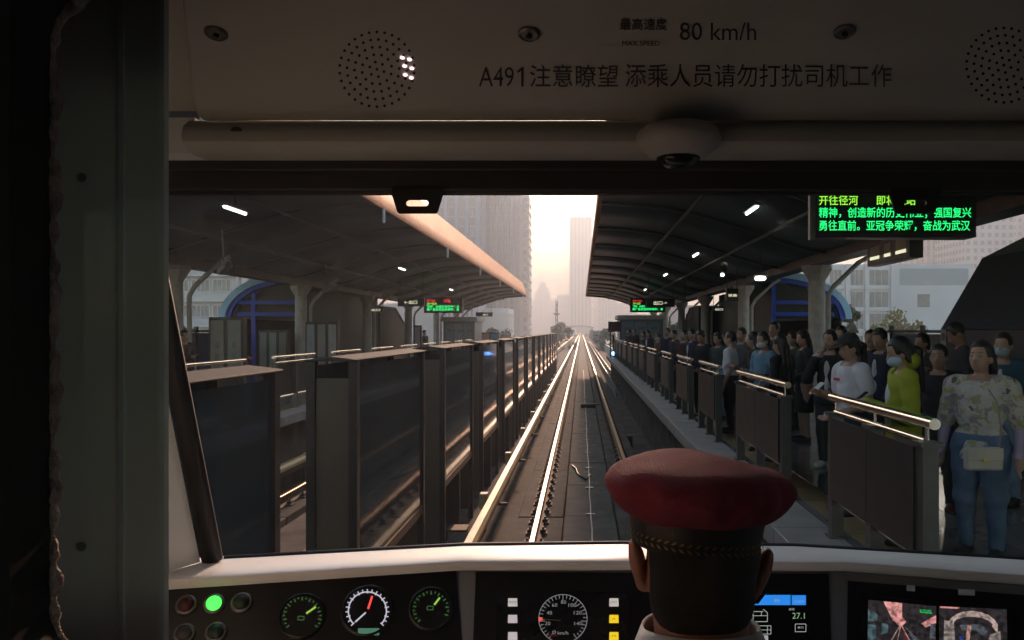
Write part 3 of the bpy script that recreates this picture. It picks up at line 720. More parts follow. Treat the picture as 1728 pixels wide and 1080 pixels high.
# left apartment block with real windows
x0, x1, y0, y1, z1 = bpx(250, 398, 415, 93, 18)
t = thing('apartment_block', 'pale apartment block with rows of balconies beyond the opposite platform', 'building', (x1, y0, -9)); W = x1-x0; H = z1+9+6
AP = mat('apartment_wall', (.46,.47,.45), .7, var=.12, scale=.4); AP2 = mat('apartment_side', (.42,.4,.36), .7, var=.2, scale=.5)
MB().box(-W, 0, 0, 18, 0, H).build('wall', AP, t)
PANEM = mat('apartment_pane', (.16,.19,.2), .2, var=.4, scale=.7, spec=.8)
wf = MB().ring([(-1.1,0,-.75),(1.1,0,-.75),(1.1,0,.75),(-1.1,0,.75)], [(-1.0,0,-.66),(1.0,0,-.66),(1.0,0,.66),(-1.0,0,.66)], (0,-.1,0)).box(-.04,.04,-.09,-.01,-.66,.66).box(-.54,-.48,-.09,-.01,-.66,.66).box(.48,.54,-.09,-.01,-.66,.66).mesh('window', WHITE)
wp = MB().box(-1,1,-.04,-.004,-.66,.66).mesh('pane', PANEM)
bm1 = MB().box(-W,0.3,-.6,-.004,0,.14).mesh('ledge', WHITE); bm2 = MB().box(-W+.1,.2,-.5,-.45,.14,1.05).mesh('balcony_front', mat('balcony', (.42,.47,.48), .5, var=.15))
for k in range(int(H/3)):
    link('ledge', bm1, t, loc=(0,0,k*3)); 
    if k % 2 == 0: link('balcony_front', bm2, t, loc=(0,0,k*3))
    for i in range(4):
        o = link('window', wf, t, loc=(-1.6-i*2.5,-.02,k*3+1.9)); link('pane', wp, o)
pm = MB().box(.004,.3,-.2,.2,0,H).mesh('pilaster', AP2)
for i in range(7): link('pilaster', pm, t, loc=(0,1.2+i*2.6,0))
# white office block on the right
x0, x1, y0, y1, z1 = bpx(1385, 1640, 446, 110, 20)
t = thing('office_block', 'white office block with large dark square windows behind the crowded platform', 'building', (x0, y0, -9)); W = x1-x0; H = z1+9
WB = mat('office_white', (.62,.63,.64), .6, var=.06, scale=.3)
MB().box(0, W, 0, 20, 0, H).build('wall', WB, t)
for k in range(6):
    z = H-2.9-k*3.05
    for (a, b) in ((1.3,2.9),(4.2,5.9),(6.6,9.4)):
        f = MB().box(a, b, -.05, -.004, z, z+2.1).build('window', PANEM, t)
        for q in (.33,.66): MB().box(a+(b-a)*q-.03, a+(b-a)*q+.03, -.08, -.051, z, z+2.1).build('mullion', WB, f)
    MB().box(0, 10.3, -.25, -.003, z-.55, z-.3).build('ledge', WB, t)
    if k == 0: MB().box(11, W-.5, -.05, -.004, z, z+2.3).build('window', mat('office_glass', (.3,.36,.4), .2), t)
    elif k % 2: MB().box(13.5, 15.2, -.05, -.004, z, z+1.8).build('window', PANEM, t)
for a in (3.4, 6.1, 9.7): MB().box(a, a+.55, -.35, -.251, 0, H).build('pilaster', WB, t)

# trees
def tree(px, pytop, d, spread, col, label, seed, zb=-9):
    r = random.Random(seed); top = EYE-(pytop-VY)*d/F; x = (px-VX)*d/F
    t = thing('street_tree', label, 'tree', (x, d, zb)); H = top-zb
    mb = MB(); mb.tube([(0,0,0),(.1,0,H*.3),(-.05,.1,H*.62),(0,0,H*.8)], [.26,.2,.13,.05], 8)
    for k in range(7):
        a = r.uniform(0, 6.28); z = H*r.uniform(.35,.65); mb.tube([(0,0,z),(math.cos(a)*spread*.35,math.sin(a)*spread*.35,z+H*.12),(math.cos(a)*spread*.7,math.sin(a)*spread*.7,z+H*.2)], [.09,.06,.02], 6)
    mb.build('trunk', mat('bark', (.08,.06,.045), .9), t, smooth=True)
    cl = MB(); cls = []
    for k in range(26):
        a = r.uniform(0,6.28); q = spread*math.sqrt(r.random())*.85; z = H*(.55+.42*r.random())
        q *= math.sqrt(max(.1, 1-((z/H-.72)/.32)**2)); cls.append((math.cos(a)*q, math.sin(a)*q, z, spread*r.uniform(.18,.34)))
    for (cx_, cy_, cz_, cr) in cls:
        for k in range(130):
            v = Vector((r.gauss(0,1), r.gauss(0,1), r.gauss(0,1))).normalized()*cr*r.uniform(.5,1.05)
            c = Vector((cx_,cy_,cz_))+v; n = Vector((r.gauss(0,1), r.gauss(0,1), r.gauss(0,1))).normalized(); u = n.orthogonal().normalized(); q = n.cross(u); s = r.uniform(.1,.2)
            cl.add([c+u*s, c+q*s*.6, c-u*s, c-q*s*.6], [(0,1,2,3)])
    stuff(cl.build('crown', mat('leaves_%d' % seed, col, .7, var=.4, scale=1.5), t))
tree(1517, 527, 62, 2.6, (.14,.14,.03), 'yellow green tree in front of the white office block', 1)
tree(1432, 508, 48, 1.1, (.05,.07,.03), 'slim dark tree beside the blue arched stair roof', 2)
tree(1143, 540, 75, 2.2, (.06,.08,.04), 'grey green tree seen between columns of the crowded platform', 3)
tree(838, 552, 90, 2.2, (.05,.07,.04), 'dark tree beyond the far end of the opposite platform', 4)
tree(943, 546, 130, 3.0, (.06,.08,.045), 'hazy tree beside the lattice mast', 5)
tree(1030, 556, 120, 3.0, (.06,.08,.045), 'hazy tree beyond the end of the crowded platform', 6)
tree(330, 548, 45, 2.2, (.05,.09,.04), 'green tree below the apartment block beyond the opposite platform', 7)
# ------------------------------------------------------------------ the cab
CABW = mat('cab_panel', (.34,.345,.32), .55, var=.09, scale=2.5, bump=.03, bscale=200)
CABG = mat('cab_grey_trim', (.58,.63,.65), .5, var=.05, bump=.03, bscale=200)
BLKM = mat('matt_black', (.012,.012,.014), .6, var=.2)
VIS = mat('visor_black', (.03,.03,.034), .55, var=.15)
INK = mat('ink', (.02,.02,.022), .6)
struct(MB().box(-1.27,1.53,-8,1.72,1.05,1.15).build('cab_floor', GREYB))
struct(MB().box(-1.27,1.53,-8,1.45,3.2,3.26).build('cab_ceiling', CABW))
def side_wall(nm, x0, x1):
    wl = struct(MB().box(x0,x1,-8,1.35,1.05,1.7).box(x0,x1,-8,1.35,3.05,3.26).build(nm, CABW))
    cuts = [-8,-7.8,-5.5,-5.35,-3.0,-2.85,.2,.62,1.12,1.35]
    for k in range(0, len(cuts), 2): MB().box(x0,x1,cuts[k],cuts[k+1],1.7,3.05).build('window_pier', CABW, wl)
    for k in range(1, len(cuts)-1, 2): MB().box((x0+x1)/2-.004,(x0+x1)/2+.004,cuts[k],cuts[k+1],1.7,3.05).build('window_pane', glass('side_glass', (.95,.97,.97), .02, refl=.5), wl)
side_wall('cab_wall_left', -1.33, -1.27); side_wall('cab_wall_right', 1.53, 1.59)
struct(MB().box(-1.33,1.59,-8.06,-8,1.05,3.26).build('cab_wall_back', CABW))
# nose of the train: polyline of the windscreen base
FAR = [(-1.33,1.33),(-.8,1.53),(-.71,1.555),(-.25,1.65),(.086,1.664),(.45,1.645),(.824,1.56),(1.25,1.45),(1.59,1.33)]
NEAR = [(-1.27,1.2),(-.9,1.385),(-.746,1.425),(-.24,1.539),(.09,1.541),(.517,1.535),(.816,1.453),(1.25,1.33),(1.53,1.2)]
HD = -.45
mb = MB()
n = len(FAR)
mb.add([(x*1.0, y+.02, Z(HD)-.01) for x, y in FAR] + [(x, y+.35, .2) for x, y in FAR], [(i, i+1, i+1+n, i+n) for i in range(n-1)])
struct(mb.build('train_nose', mat('nose_paint', (.4,.42,.45), .3)))
# windscreen: base polyline lofted to a top that leans back and spreads
def wtop(x, y): return (x*1.13, y-.19)
ws = thing('windscreen', 'wide curved windscreen with dust flecks in front of the driver', 'windscreen', (0, 1.6, Z(HD)))
def wrow(t): return [Vector((x+(wtop(x, y)[0]-x)*t, y-1.6+(wtop(x, y)[1]-y)*t, .98*t)) for x, y in FAR[2:]]
mb = MB(); ra = [wrow(t) for t in np.linspace(0, 1, 5)]; m_ = len(ra[0])
mb.add([v for g in ra for v in g], [(i*m_+k, i*m_+k+1, (i+1)*m_+k+1, (i+1)*m_+k) for i in range(4) for k in range(m_-1)])
mb.build('glass', glass('windscreen_glass', (.93,.95,.94), .01, dirt=.13, refl=.12, dscale=180, haze=.0), ws, smooth='all')
gk = MB(); a = ra
gp = [r_[0] for r_ in ra]
gk.tube([p + Vector((-.012,-.012,0)) for p in gp], .02, 8); gk.build('edge_gasket', mat('rubber', (.008,.008,.009), .6), ws, smooth='all')
MB().tube([v + Vector((0,.012,-.006)) for v in ra[0]], .008, 8).build('base_gasket', mat('rubber', (.008,.008,.009), .6), ws, smooth='all')
# pillar trim left of the windscreen
mb = MB(); A0 = [v + Vector((-.03,1.575,Z(HD))) for v in gp]
B0 = [Vector((-1.0-.13*t, .95, Z(HD)+.98*t)) for t in np.linspace(0, 1, 5)]; M0 = [a.lerp(b, .12) for a, b in zip(A0, B0)]
mb.add(A0+B0, [(i, i+1, i+6, i+5) for i in range(4)])
pt = tag(mb.build('pillar_trim', mat('pillar_paint', (.82,.86,.87), .5, var=.04)), 'pale grey trim panel of the windscreen pillar beside the black gasket', 'trim panel')
gr = MB(); gr.tube([M0[0].lerp(M0[4], t) + Vector((.004,-.006,0)) for t in (0,.62)], .0022, 5); gr.build('seam', BLKM, pt)
# front wall right of the windscreen and above it
mb = MB(); mb.box(-1.33, 1.59, 1.36, 1.5, Z(.42), 3.26); mb.build('cab_front_header', CABG); struct(bpy.data.objects['cab_front_header'])

# --- overhead panel
PB, PT = Vector((0,1.32,Z(.349))), Vector((0,1.0,Z(.44)))
vdir = (PT-PB).normalized(); nrm = Vector((0, -vdir.z, vdir.y)); nrm = nrm if nrm.y < 0 else -nrm
OP = Plane(PB, nrm, (0,0,1))
oh = thing('overhead_panel', 'pale overhead panel with black Chinese lettering above the windscreen', 'panel', (0, 1.3, Z(.35)))
def under(o, t): 
    o.parent = t; o.matrix_parent_inverse = t.matrix_basis.inverted(); return o
mb = MB(); b0 = PB+OP.n*-.012
mb.add([(-1.26,)+tuple(PB-OP.n*.02)[1:], (1.5,)+tuple(PB-OP.n*.02)[1:], (1.5,)+tuple(PT-OP.n*.02+vdir*.6)[1:], (-1.26,)+tuple(PT-OP.n*.02+vdir*.6)[1:]], [(0,1,2,3)])
under(mb.build('backing', CABW), oh)
out = [(303,-40),(309,20),(316,80),(323,150),(327,180),(333,196),(343,205)] + [(1900,205),(1900,-40)]
c = under(poly('cover', OP, [out], CABW, None, off=-.019, th=.019), oh)
bv = c.modifiers.new('bevel', 'BEVEL'); bv.width = .004; bv.segments = 3
# bullnose under the cover
bn = [(1.325,.352),(1.306,.338),(1.3,.325),(1.303,.312),(1.318,.302),(1.345,.298),(1.40,.30),(1.40,.36)]
mb = MB(); mb.prism([(y, Z(h)) for y, h in bn], -.66, 1.5, 'x'); under(mb.build('bullnose', CABW, smooth=True), oh)
mb = MB(); mb.prism([(1.335,Z(.36)),(1.335,Z(.3)),(1.42,Z(.3)),(1.42,Z(.36))], -1.2, -.655, 'x'); under(mb.build('corner_trim', CABG), oh)
mb = MB(); q = Plane((0,1.312,0), (0,-1,0), (0,0,1)).hit(403, 224); mb.lathe([(.011,0),(.011,.004),(.007,.0045)], (q.x, q.y-.004, q.z), axis=(0,-.6,-.8), n=16); under(mb.build('plug', BLKM), oh)
for (x, y) in ((365,55),(893,56),(1425,52)):
    q = OP.hit(x, y, 0)
    lk = MB().lathe([(.0155,0),(.0155,.003),(.013,.005),(.0115,.003),(.006,.003)], q, axis=OP.n, n=24).build('lock', mat('lock_metal', (.14,.14,.14), .35, .6), None, smooth=True); under(lk, oh)
    under(MB().lathe([(.0042,.0031),(.0042,.0075),(.001,.0078)], q, axis=OP.n, n=4).build('square_key', BLKM, None), lk)
text_ = lambda s, a, b, yb, yt, **k: under(text('lettering', s, OP, a, b, yb, yt, INK, None, off=.0012, **k), oh)
text_('A49', 808, 867, 146, 113, bold=-.002)
under(poly('lettering', OP, [[(879.5,146),(879.5,119.5),(873,123.5),(873,119.5),(880,113),(883.5,113),(883.5,146)]], INK, None, off=.0012), oh)
text_('注意瞭望', 894, 1043, 147, 109); text_('添乘人员请勿打扰司机工作', 1055, 1505, 147, 108)
text_('最高速度', 1046, 1126, 51, 31, bold=.012); text_('MAX SPEED', 1050, 1113, 77, 69); text_('80 km/h', 1147, 1276, 68, 38)
HOLE = mat('hole_black', (.004,.004,.004), .8)
for (cx_, cy_) in ((636,117),(1694,110)):
    hs = MB(); lit = MB(); nn = 0
    for ring, cnt in enumerate((1,6,12,18,24,30)):
        for k in range(cnt):
            a = 2*math.pi*(k+.3*ring)/cnt; r_ = ring*12.6
            x, y = cx_+r_*math.cos(a), cy_+r_*math.sin(a)
            (hs).add([OP.hit(px_, py_, .0008) for px_, py_ in circ(x, y, 2.6, 8)], [tuple(range(8))])
    g = stuff(under(hs.build('speaker_grille', HOLE), oh))
for (x, y) in ((679,97),(691,100),(683,111),(695,115),(684,126),(694,131)):  # reflections over the grille holes, added as small glowing dots; no lamps here
    under(MB().lathe([(.0035,0),(.0035,.001),(.002,.0022)], OP.hit(x, y, .0012), axis=OP.n, n=10).build('reflected_glint', emit('glint_pinkish', (1,.66,.68), .75), None), oh)

# --- sun visor with two handles
sv = thing('sun_visor', 'black roller visor band across the top of the windscreen', 'visor', (0, 1.40, Z(.2475)))
MB().box(-1.2,1.5,0,.03,.0,.075).box(-1.2,1.5,-.006,.028,.034,.09).build('fabric', VIS, sv, bevel=.004)
MB().tube([(-1.2,.014,.0),(1.5,.014,.0)], .006, 8).build('hem_bar', VIS, sv, smooth='all')
def handle(px):
    vp = Plane((0,1.392,0), (0,-1,0), (0,0,1))
    o_ = [(px-43,318),(px+43,318),(px+43,328),(px+34,357),(px+31,360),(px-31,360),(px-34,357),(px-43,328)]
    i_ = [(px-15,337),(px+15,337),(px+19,340),(px+19,345),(px+15,348),(px-15,348),(px-19,345),(px-19,340)]
    o = MB().ring([vp.hit(*q) for q in o_], [vp.hit(*q) for q in i_], (0,.006,0)).build('handle', BLKM); under(o, sv)
handle(704); handle(1545)

# --- dome camera
t = thing('dome_camera', 'white ceiling dome camera with a black lens above the windscreen', 'camera', (.158, 1.285, Z(.296)))
MB().lathe([(.052,.036),(.066,.026),(.07,.014),(.066,.004),(.05,-.01),(.036,-.0155)], (0,0,0), n=32).build('housing', mat('dome_grey', (.34,.34,.33), .5), t, smooth='all')
MB().lathe([(.036,-.0152),(.034,-.021),(.027,-.028),(.013,-.033),(.002,-.034)], (0,0,0), n=28).build('lens_dome', mat('lens_black', (.006,.006,.006), .12), t, smooth='all')

# --- partition with the door window that the picture looks through
def rrect(x0, x1, z0, z1, r_, n_=6):
    c_ = [(x1-r_,z0+r_,-90),(x1-r_,z1-r_,0),(x0+r_,z1-r_,90),(x0+r_,z0+r_,180)]; o = []
    for cx_, cz_, a0 in c_:
        for k in range(n_+1):
            a = R(a0+90*k/n_); o.append((cx_+r_*math.cos(a), cz_+r_*math.sin(a)))
    return o
WX0, WX1, WZ0, WZ1 = -.3265, .45, Z(-.206), Z(.2095)
dr = thing('cab_door', 'black cab door whose small window frames the view', 'door', (0, .45, 1.15))
inn = rrect(WX0, WX1, WZ0-1.15, WZ1-1.15, .035); 
def outer(x0, x1, z0, z1, n_):
    c_ = [(x1,z0),(x1,z1),(x0,z1),(x0,z0)]; return [q for q in c_ for _ in range(n_)]
ou = outer(-.44, .56, 0.02, 1.98, 7)
MB().ring([(x,0,z) for x, z in ou], [(x,0,z) for x, z in inn], (0,.035,0)).build('leaf', mat('door_black', (.006,.006,.007), .7), dr)
random.seed(21)
def perim(pts, step):
    o = []
    for a, b in zip(pts, pts[1:]+pts[:1]):
        d_ = math.hypot(b[0]-a[0], b[1]-a[1]); k = max(1, int(d_/step))
        o += [(a[0]+(b[0]-a[0])*i/k, a[1]+(b[1]-a[1])*i/k) for i in range(k)]
    return o
pp = perim(inn, .0035)
mid = ((WX0+WX1)/2, (WZ0+WZ1)/2-1.15)
sb = MB(); pts = []; rad = []
for i, (x, z) in enumerate(pp):
    wv = .0011*math.sin(i*.37)+.0009*math.sin(i*1.13+1)+random.uniform(-.0006,.0006)
    pts.append((x + (wv if abs(x-WX0) < .02 else 0), .037, z)); rad.append(.0034+wv*.5+random.uniform(-.0007,.0007))
sb.tube(pts+pts[:1], rad+rad[:1], 7, cap=False); sb.build('sealant_bead', mat('sealant', (.32,.24,.22), .7, var=.4, scale=60, bump=.5, bscale=150), dr, smooth='all')
in2 = rrect(WX0+.004, WX1-.004, WZ0-1.15+.004, WZ1-1.15-.004, .033); in3 = rrect(WX0+.016, WX1-.016, WZ0-1.15+.016-.03, WZ1-1.15+.02, .03)
MB().add([(x,.0335,z) for x, z in in2], [tuple(range(len(in2)))]).build('pane', glass('door_glass', (.96,.97,.96), .02, refl=.25), dr)
struct(MB().ring([(x,.452,z) for x, z in outer(-1.27, 1.53, 1.15, 3.2, 1)], [(x,.452,z) for x, z in outer(-.445, .565, 1.16, 3.135, 1)], (0,.06,0)).build('cab_partition', mat('partition_paint', (.85,.85,.83), .6, var=.04)))
# equipment cabinet seen through the left of the door window
ec = thing('equipment_cabinet', 'tall plain grey cabinet just inside the cab door', 'cabinet', (-.5, .62, 1.15))
xe = -(VX-278)*.62/F + .5
MB().prism([(-.4,0),(xe-.006,0),(xe-.0015,.002),(xe,.006),(xe-.03,.06),(-.18,.4),(-.4,.4)], 0, 2.0, 'z').build('body', mat('cabinet_paint', (.72,.73,.7), .5, var=.04), ec, smooth=True)
for z_ in (1.62, 1.33): MB().lathe([(.0035,0),(.0035,.001),(.002,.0015)], (-.5*0+(137-VX)*.618/F+.5, -.001, z_), axis=(0,-1,0), n=12).build('screw', GREYB, ec)
MB().box(-.002+(206-VX)*.62/F+.5, .002+(206-VX)*.62/F+.5, -.002, 0, 0, 2.0).build('edge_trim', CABG, ec)

# ------------------------------------------------------------------ driver console
dc = thing('driver_console', 'pale wraparound driver desk with dark instrument panels', 'console', (0, 1.5, Z(HD)))
DASH = mat('dash_top', (.8,.79,.78), .36, var=.04, scale=8, bump=.02, bscale=250); DGREY = mat('console_grey', (.2,.21,.225), .55, var=.06)
mb = MB(); n = len(FAR); zt = Z(HD)
FA = [(x, y) for x, y in FAR]; 
rows = [[(x, y+.03, zt-.004) for x, y in FA], [(a[0]*.5+b[0]*.5, a[1]*.5+b[1]*.5, zt) for a, b in zip(FA, NEAR)], [(x, y+.008, zt) for x, y in NEAR], [(x, y+.002, zt-.0025) for x, y in NEAR], [(x, y, zt-.008) for x, y in NEAR], [(x, y+.002, zt-.02) for x, y in NEAR], [(x, y+.03, zt-.028) for x, y in NEAR]]
mb.add([v for g in rows for v in g], [(i*n+k, i*n+k+1, (i+1)*n+k+1, (i+1)*n+k) for i in range(len(rows)-1) for k in range(n-1)])
under(mb.build('desk_top', DASH, smooth=True), dc)
# three tilted instrument facets
def facet(a, b):
    a = Vector((a[0], a[1]+.012, zt-.024)); b = Vector((b[0], b[1]+.012, zt-.024)); u = (b-a).normalized()
    back = Vector((u.y, -u.x, 0)); v = (back*.62 + Vector((0,0,-.78))).normalized(); nn = u.cross(v); nn = nn if nn.y < 0 else -nn
    return a, b, v, Plane(a, nn, (0,0,1))
E_L = facet(NEAR[1], NEAR[3]); E_C = facet(NEAR[3], NEAR[5]); E_R = facet(NEAR[5], NEAR[7])
for (a, b, v, pl_) in (E_L, E_C, E_R):
    mb = MB(); mb.add([a, b, b+v*.34, a+v*.34], [(0,1,2,3)]); under(mb.build('instrument_facet', DGREY), dc)
mb = MB(); mb.box(-1.2,1.45,1.0,1.3,1.15,Z(-.8)); under(mb.build('desk_base', DGREY), dc)
LP, CP, RP = E_L[3], E_C[3], E_R[3]
BEZ = mat('bezel_black', (.007,.008,.01), .35, var=.2)
def bez(nm, pl_, q): return under(poly(nm, pl_, [q], BEZ, None, off=.0, th=.004), dc)
bl = bez('left_bezel', LP, [(268,985),(770,962),(782,1110),(262,1130)])
bc = bez('centre_bezel', CP, [(803,965),(1398,968),(1404,1110),(797,1110)])
br = bez('right_bezel', RP, [(1431,980),(1800,1010),(1810,1140),(1428,1110)])
def ringp(cx_, cy_, r0, r1, n_=32): return [[(cx_+r0*math.cos(a), cy_+r0*math.sin(a)), (cx_+r1*math.cos(a), cy_+r1*math.sin(a)), (cx_+r1*math.cos(b), cy_+r1*math.sin(b)), (cx_+r0*math.cos(b), cy_+r0*math.sin(b))] for a, b in ((2*math.pi*k/n_, 2*math.pi*(k+1)/n_) for k in range(n_))]
RINGM = mat('ring_grey', (.16,.16,.16), .35, .5)
for (x, y, r_, m) in ((315,1022,13,mat('cap_red', (.06,.008,.006), .4)),(362,1020,13,emit('lit_green', (.04,1.0,.05), 1.2)),(408,1018,13,mat('cap_green', (.012,.03,.012), .4)),(312,1070,13,mat('cap_grey', (.04,.04,.04), .4)),(365,1068,13,mat('cap_dark_green', (.01,.035,.025), .4))):
    s_ = LP.hit(x, y, .004); k_ = (LP.hit(x+1, y, .004)-s_).length
    b_ = under(MB().lathe([(18*k_,0),(18*k_,.006),(14*k_,.008),(13.5*k_,.004)], s_, axis=LP.n, n=24).build('push_button', RINGM, None, smooth=True), dc)
    under(MB().lathe([(12.5*k_,.003),(12.5*k_,.009),(9*k_,.012),(1*k_,.013)], s_, axis=LP.n, n=20).build('button_cap', m, None, smooth=True), b_)
TICKG = emit('tick_green', (.35,.9,.3), .04); TICKW = emit('tick_white', (.75,.72,.85), .26); NEEDR = emit('needle_red', (1,.08,.06), .4); NEEDY = emit('needle_lime', (.5,.9,.12), .22)
def gauge(pl_, cx_, cy_, r, n_, a0, a1, m, needle, nm, nl, arc=False, thick=2.0):
    s_ = pl_.hit(cx_, cy_, .004); k_ = (pl_.hit(cx_+1, cy_, .004)-s_).length
    g = under(MB().lathe([(r*1.22*k_,0),(r*1.22*k_,.006),(r*1.12*k_,.008),(r*1.08*k_,.003)], s_, axis=pl_.n, n=36).build(nm, BEZ, None, smooth=True), dc)
    tk = []
    for k in range(n_):
        a = R(a0+(a1-a0)*k/(n_-1)); l_ = .2 if k % 2 == 0 else .12
        tk.append(line_q(cx_+r*(1-l_)*math.cos(a), cy_-r*(1-l_)*math.sin(a), cx_+r*math.cos(a), cy_-r*math.sin(a), thick))
    if arc:
        for k in range(30):
            a, b = R(a0+(a1-a0)*k/30), R(a0+(a1-a0)*(k+1)/30)
            tk.append([(cx_+r*.84*math.cos(a), cy_-r*.84*math.sin(a)), (cx_+r*.9*math.cos(a), cy_-r*.9*math.sin(a)), (cx_+r*.9*math.cos(b), cy_-r*.9*math.sin(b)), (cx_+r*.84*math.cos(b), cy_-r*.84*math.sin(b))])
    stuff(under(poly('scale_marks', pl_, tk, m, None, off=.0085), g))
    for (a, l0, l1, w_, mm) in needle:
        a = R(a); under(poly('needle', pl_, [line_q(cx_+r*l0*math.cos(a), cy_-r*l0*math.sin(a), cx_+r*l1*math.cos(a), cy_-r*l1*math.sin(a), w_)], mm, None, off=.0095), g)
    return g
gauge(LP, 510, 1040, 33, 21, 215, -35, TICKG, [(35,.25,.85,3.2,NEEDY)], 'pressure_gauge', 0)
gauge(LP, 727, 1028, 31, 19, 225, -20, TICKG, [(52,.3,.8,3.2,NEEDY)], 'voltage_gauge', 0)
g = gauge(LP, 620, 1031, 37, 21, 222, -42, TICKW, [(72,.1,.72,3.6,NEEDR),(222,.1,.75,2.6,TICKW)], 'speedometer', 0, arc=True, thick=1.8)
under(poly('digital_readout', LP, [[(604,1060),(640,1060),(640,1072),(604,1072)]], emit('lcd', (.2,.5,.35), .12), None, off=.0088), g)
for (cx_, cy_) in ((508,1046),(726,1029)): under(poly('printed_mark', LP, [line_q(cx_-5,cy_-6,cx_+5,cy_-6,1.5), line_q(cx_-5,cy_,cx_+5,cy_,1.5), line_q(cx_-5,cy_-6,cx_-5,cy_,1.5), line_q(cx_+5,cy_-6,cx_+5,cy_,1.5)], TICKG, None, off=.0088), dc)
# centre display with dial and square keys
ds = under(poly('dial_display', CP, [[(838,997),(1062,999),(1064,1100),(836,1100)]], mat('display_black', (.012,.013,.016), .25), None, off=.004, th=.004), dc)
DIALW = emit('dial_white', (.7,.72,.74), .1)
tk = ringp(950, 1044, 40.2, 41.4, 48)
for k in range(31):
    a = R(235-290*k/30); l_ = 6 if k % 5 else 9; tk.append(line_q(950+(40-l_)*math.cos(a), 1044-(40-l_)*math.sin(a), 950+40*math.cos(a), 1044-40*math.sin(a), 1.1))
stuff(under(poly('dial_marks', CP, tk, DIALW, None, off=.0085), ds))
for (s, x, y) in (('0',935,1067),('20',924,1052),('40',927,1034),('60',936,1021),('80',951,1016),('100',966,1021),('120',975,1034),('140',976,1052),('km/h',950,1068)):
    under(text('lettering', s, CP, x-3*max(1,len(s)*.75), x+3*max(1,len(s)*.75), y+3, y-3, DIALW, None, off=.009), ds)
under(poly('needle', CP, [line_q(916,1045,946,1047,1.6)], mat('needle_dull', (.2,.17,.08), .5), None, off=.009), ds)
under(poly('marker', CP, [[(909,1041),(918,1045),(909,1049)]], NEEDR, None, off=.009), ds)
under(poly('red_caption', CP, [[(926,1071),(941,1071),(941,1074),(926,1074)]], mat('caption_red', (.35,.03,.02), .5), None, off=.009), ds)
KW = emit('key_white', (.8,.74,.7), .2, (.5,.48,.45)); KP = emit('key_pink', (.75,.66,.72), .2, (.5,.45,.48)); KY = emit('key_yellow', (1,.68,.02), .3, (.5,.35,.02))
for (x, y, m, s) in ((865,1016,KW,'MODE'),(865,1044,KP,''),(865,1073,KP,''),(1036,1016,KW,'ATO'),(1036,1044,KY,'A'),(1036,1073,KY,'M')):
    k_ = under(poly('square_key', CP, [[(x-7.5,y-6.5),(x+7.5,y-6.5),(x+8,y+6.5),(x-8,y+6.5)]], m, None, off=.008, th=.003), ds)
    if s: under(text('lettering', s, CP, x-2-len(s), x+2+len(s), y+2, y-1.6, mat('key_ink', (.2,.15,.08), .6), None, off=.0115), k_)
# train status display right of the driver
ts = under(poly('status_display', CP, [[(1180,998),(1364,1000),(1367,1100),(1178,1100)]], mat('display_black', (.012,.013,.016), .25), None, off=.004, th=.004), dc)
BLU = emit('screen_blue', (.02,.22,.75), .4); LCDW = emit('screen_white', (.7,.75,.7), .17); LCDG = emit('screen_grey', (.6,.6,.6), .2)
under(poly('blue_bar', CP, [[(1185,1018),(1280,1019),(1291,1004),(1334,1004),(1334,1021),(1185,1021)],[(1336,1004.5),(1360,1004.5),(1360,1021),(1336,1021)]], BLU, None, off=.0085), ts)
tq = []
def rect_l(x0, y0, x1, y1, w_=1.1):
    return [line_q(x0,y0,x1,y0,w_), line_q(x1,y0,x1,y1,w_), line_q(x1,y1,x0,y1,w_), line_q(x0,y1,x0,y0,w_)]
tq += [line_q(1240,1032,1288,1032,1.2), line_q(1288,1028,1295,1034,1.2), line_q(1295,1034,1295,1049,1.2), line_q(1240,1049,1295,1049,1.2), line_q(1240,1039,1295,1039,1.0), line_q(1271,1032,1271,1049,1.0), line_q(1285,1032,1285,1039,1)]
tq += rect_l(1250,1056,1270,1070)+rect_l(1276,1056,1301,1070)+[line_q(1250,1063,1301,1063,1), line_q(1295,1056,1295,1070,1)] + rect_l(1342,1053,1360,1066)
stuff(under(poly('diagram_lines', CP, tq, LCDW, None, off=.0085), ts))
under(text('lettering', '27.1', CP, 1337, 1358, 1044, 1034, emit('digits_green', (.3,.5,.25), .25), None, off=.009), ts)
under(text('lettering', '速度', CP, 1331, 1341, 1030, 1026, LCDW, None, off=.009), ts); under(text('lettering', '牵引', CP, 1346, 1356, 1061, 1057, LCDW, None, off=.009), ts)
under(text('lettering', '首页', CP, 1306, 1316, 1016, 1011, LCDW, None, off=.009), ts); under(text('lettering', '17:36:47', CP, 1340, 1357, 1017, 1013, LCDW, None, off=.009), ts)
under(poly('yellow_mark', CP, [[(1262,1050),(1270,1050),(1270,1053),(1262,1053)]], KY, None, off=.009), ts)
under(poly('white_key', CP, [[(1276,1072),(1296,1072),(1297,1090),(1276,1090)],[(1250,1072),(1272,1072),(1272,1090),(1250,1090)]], LCDG, None, off=.009), ts)
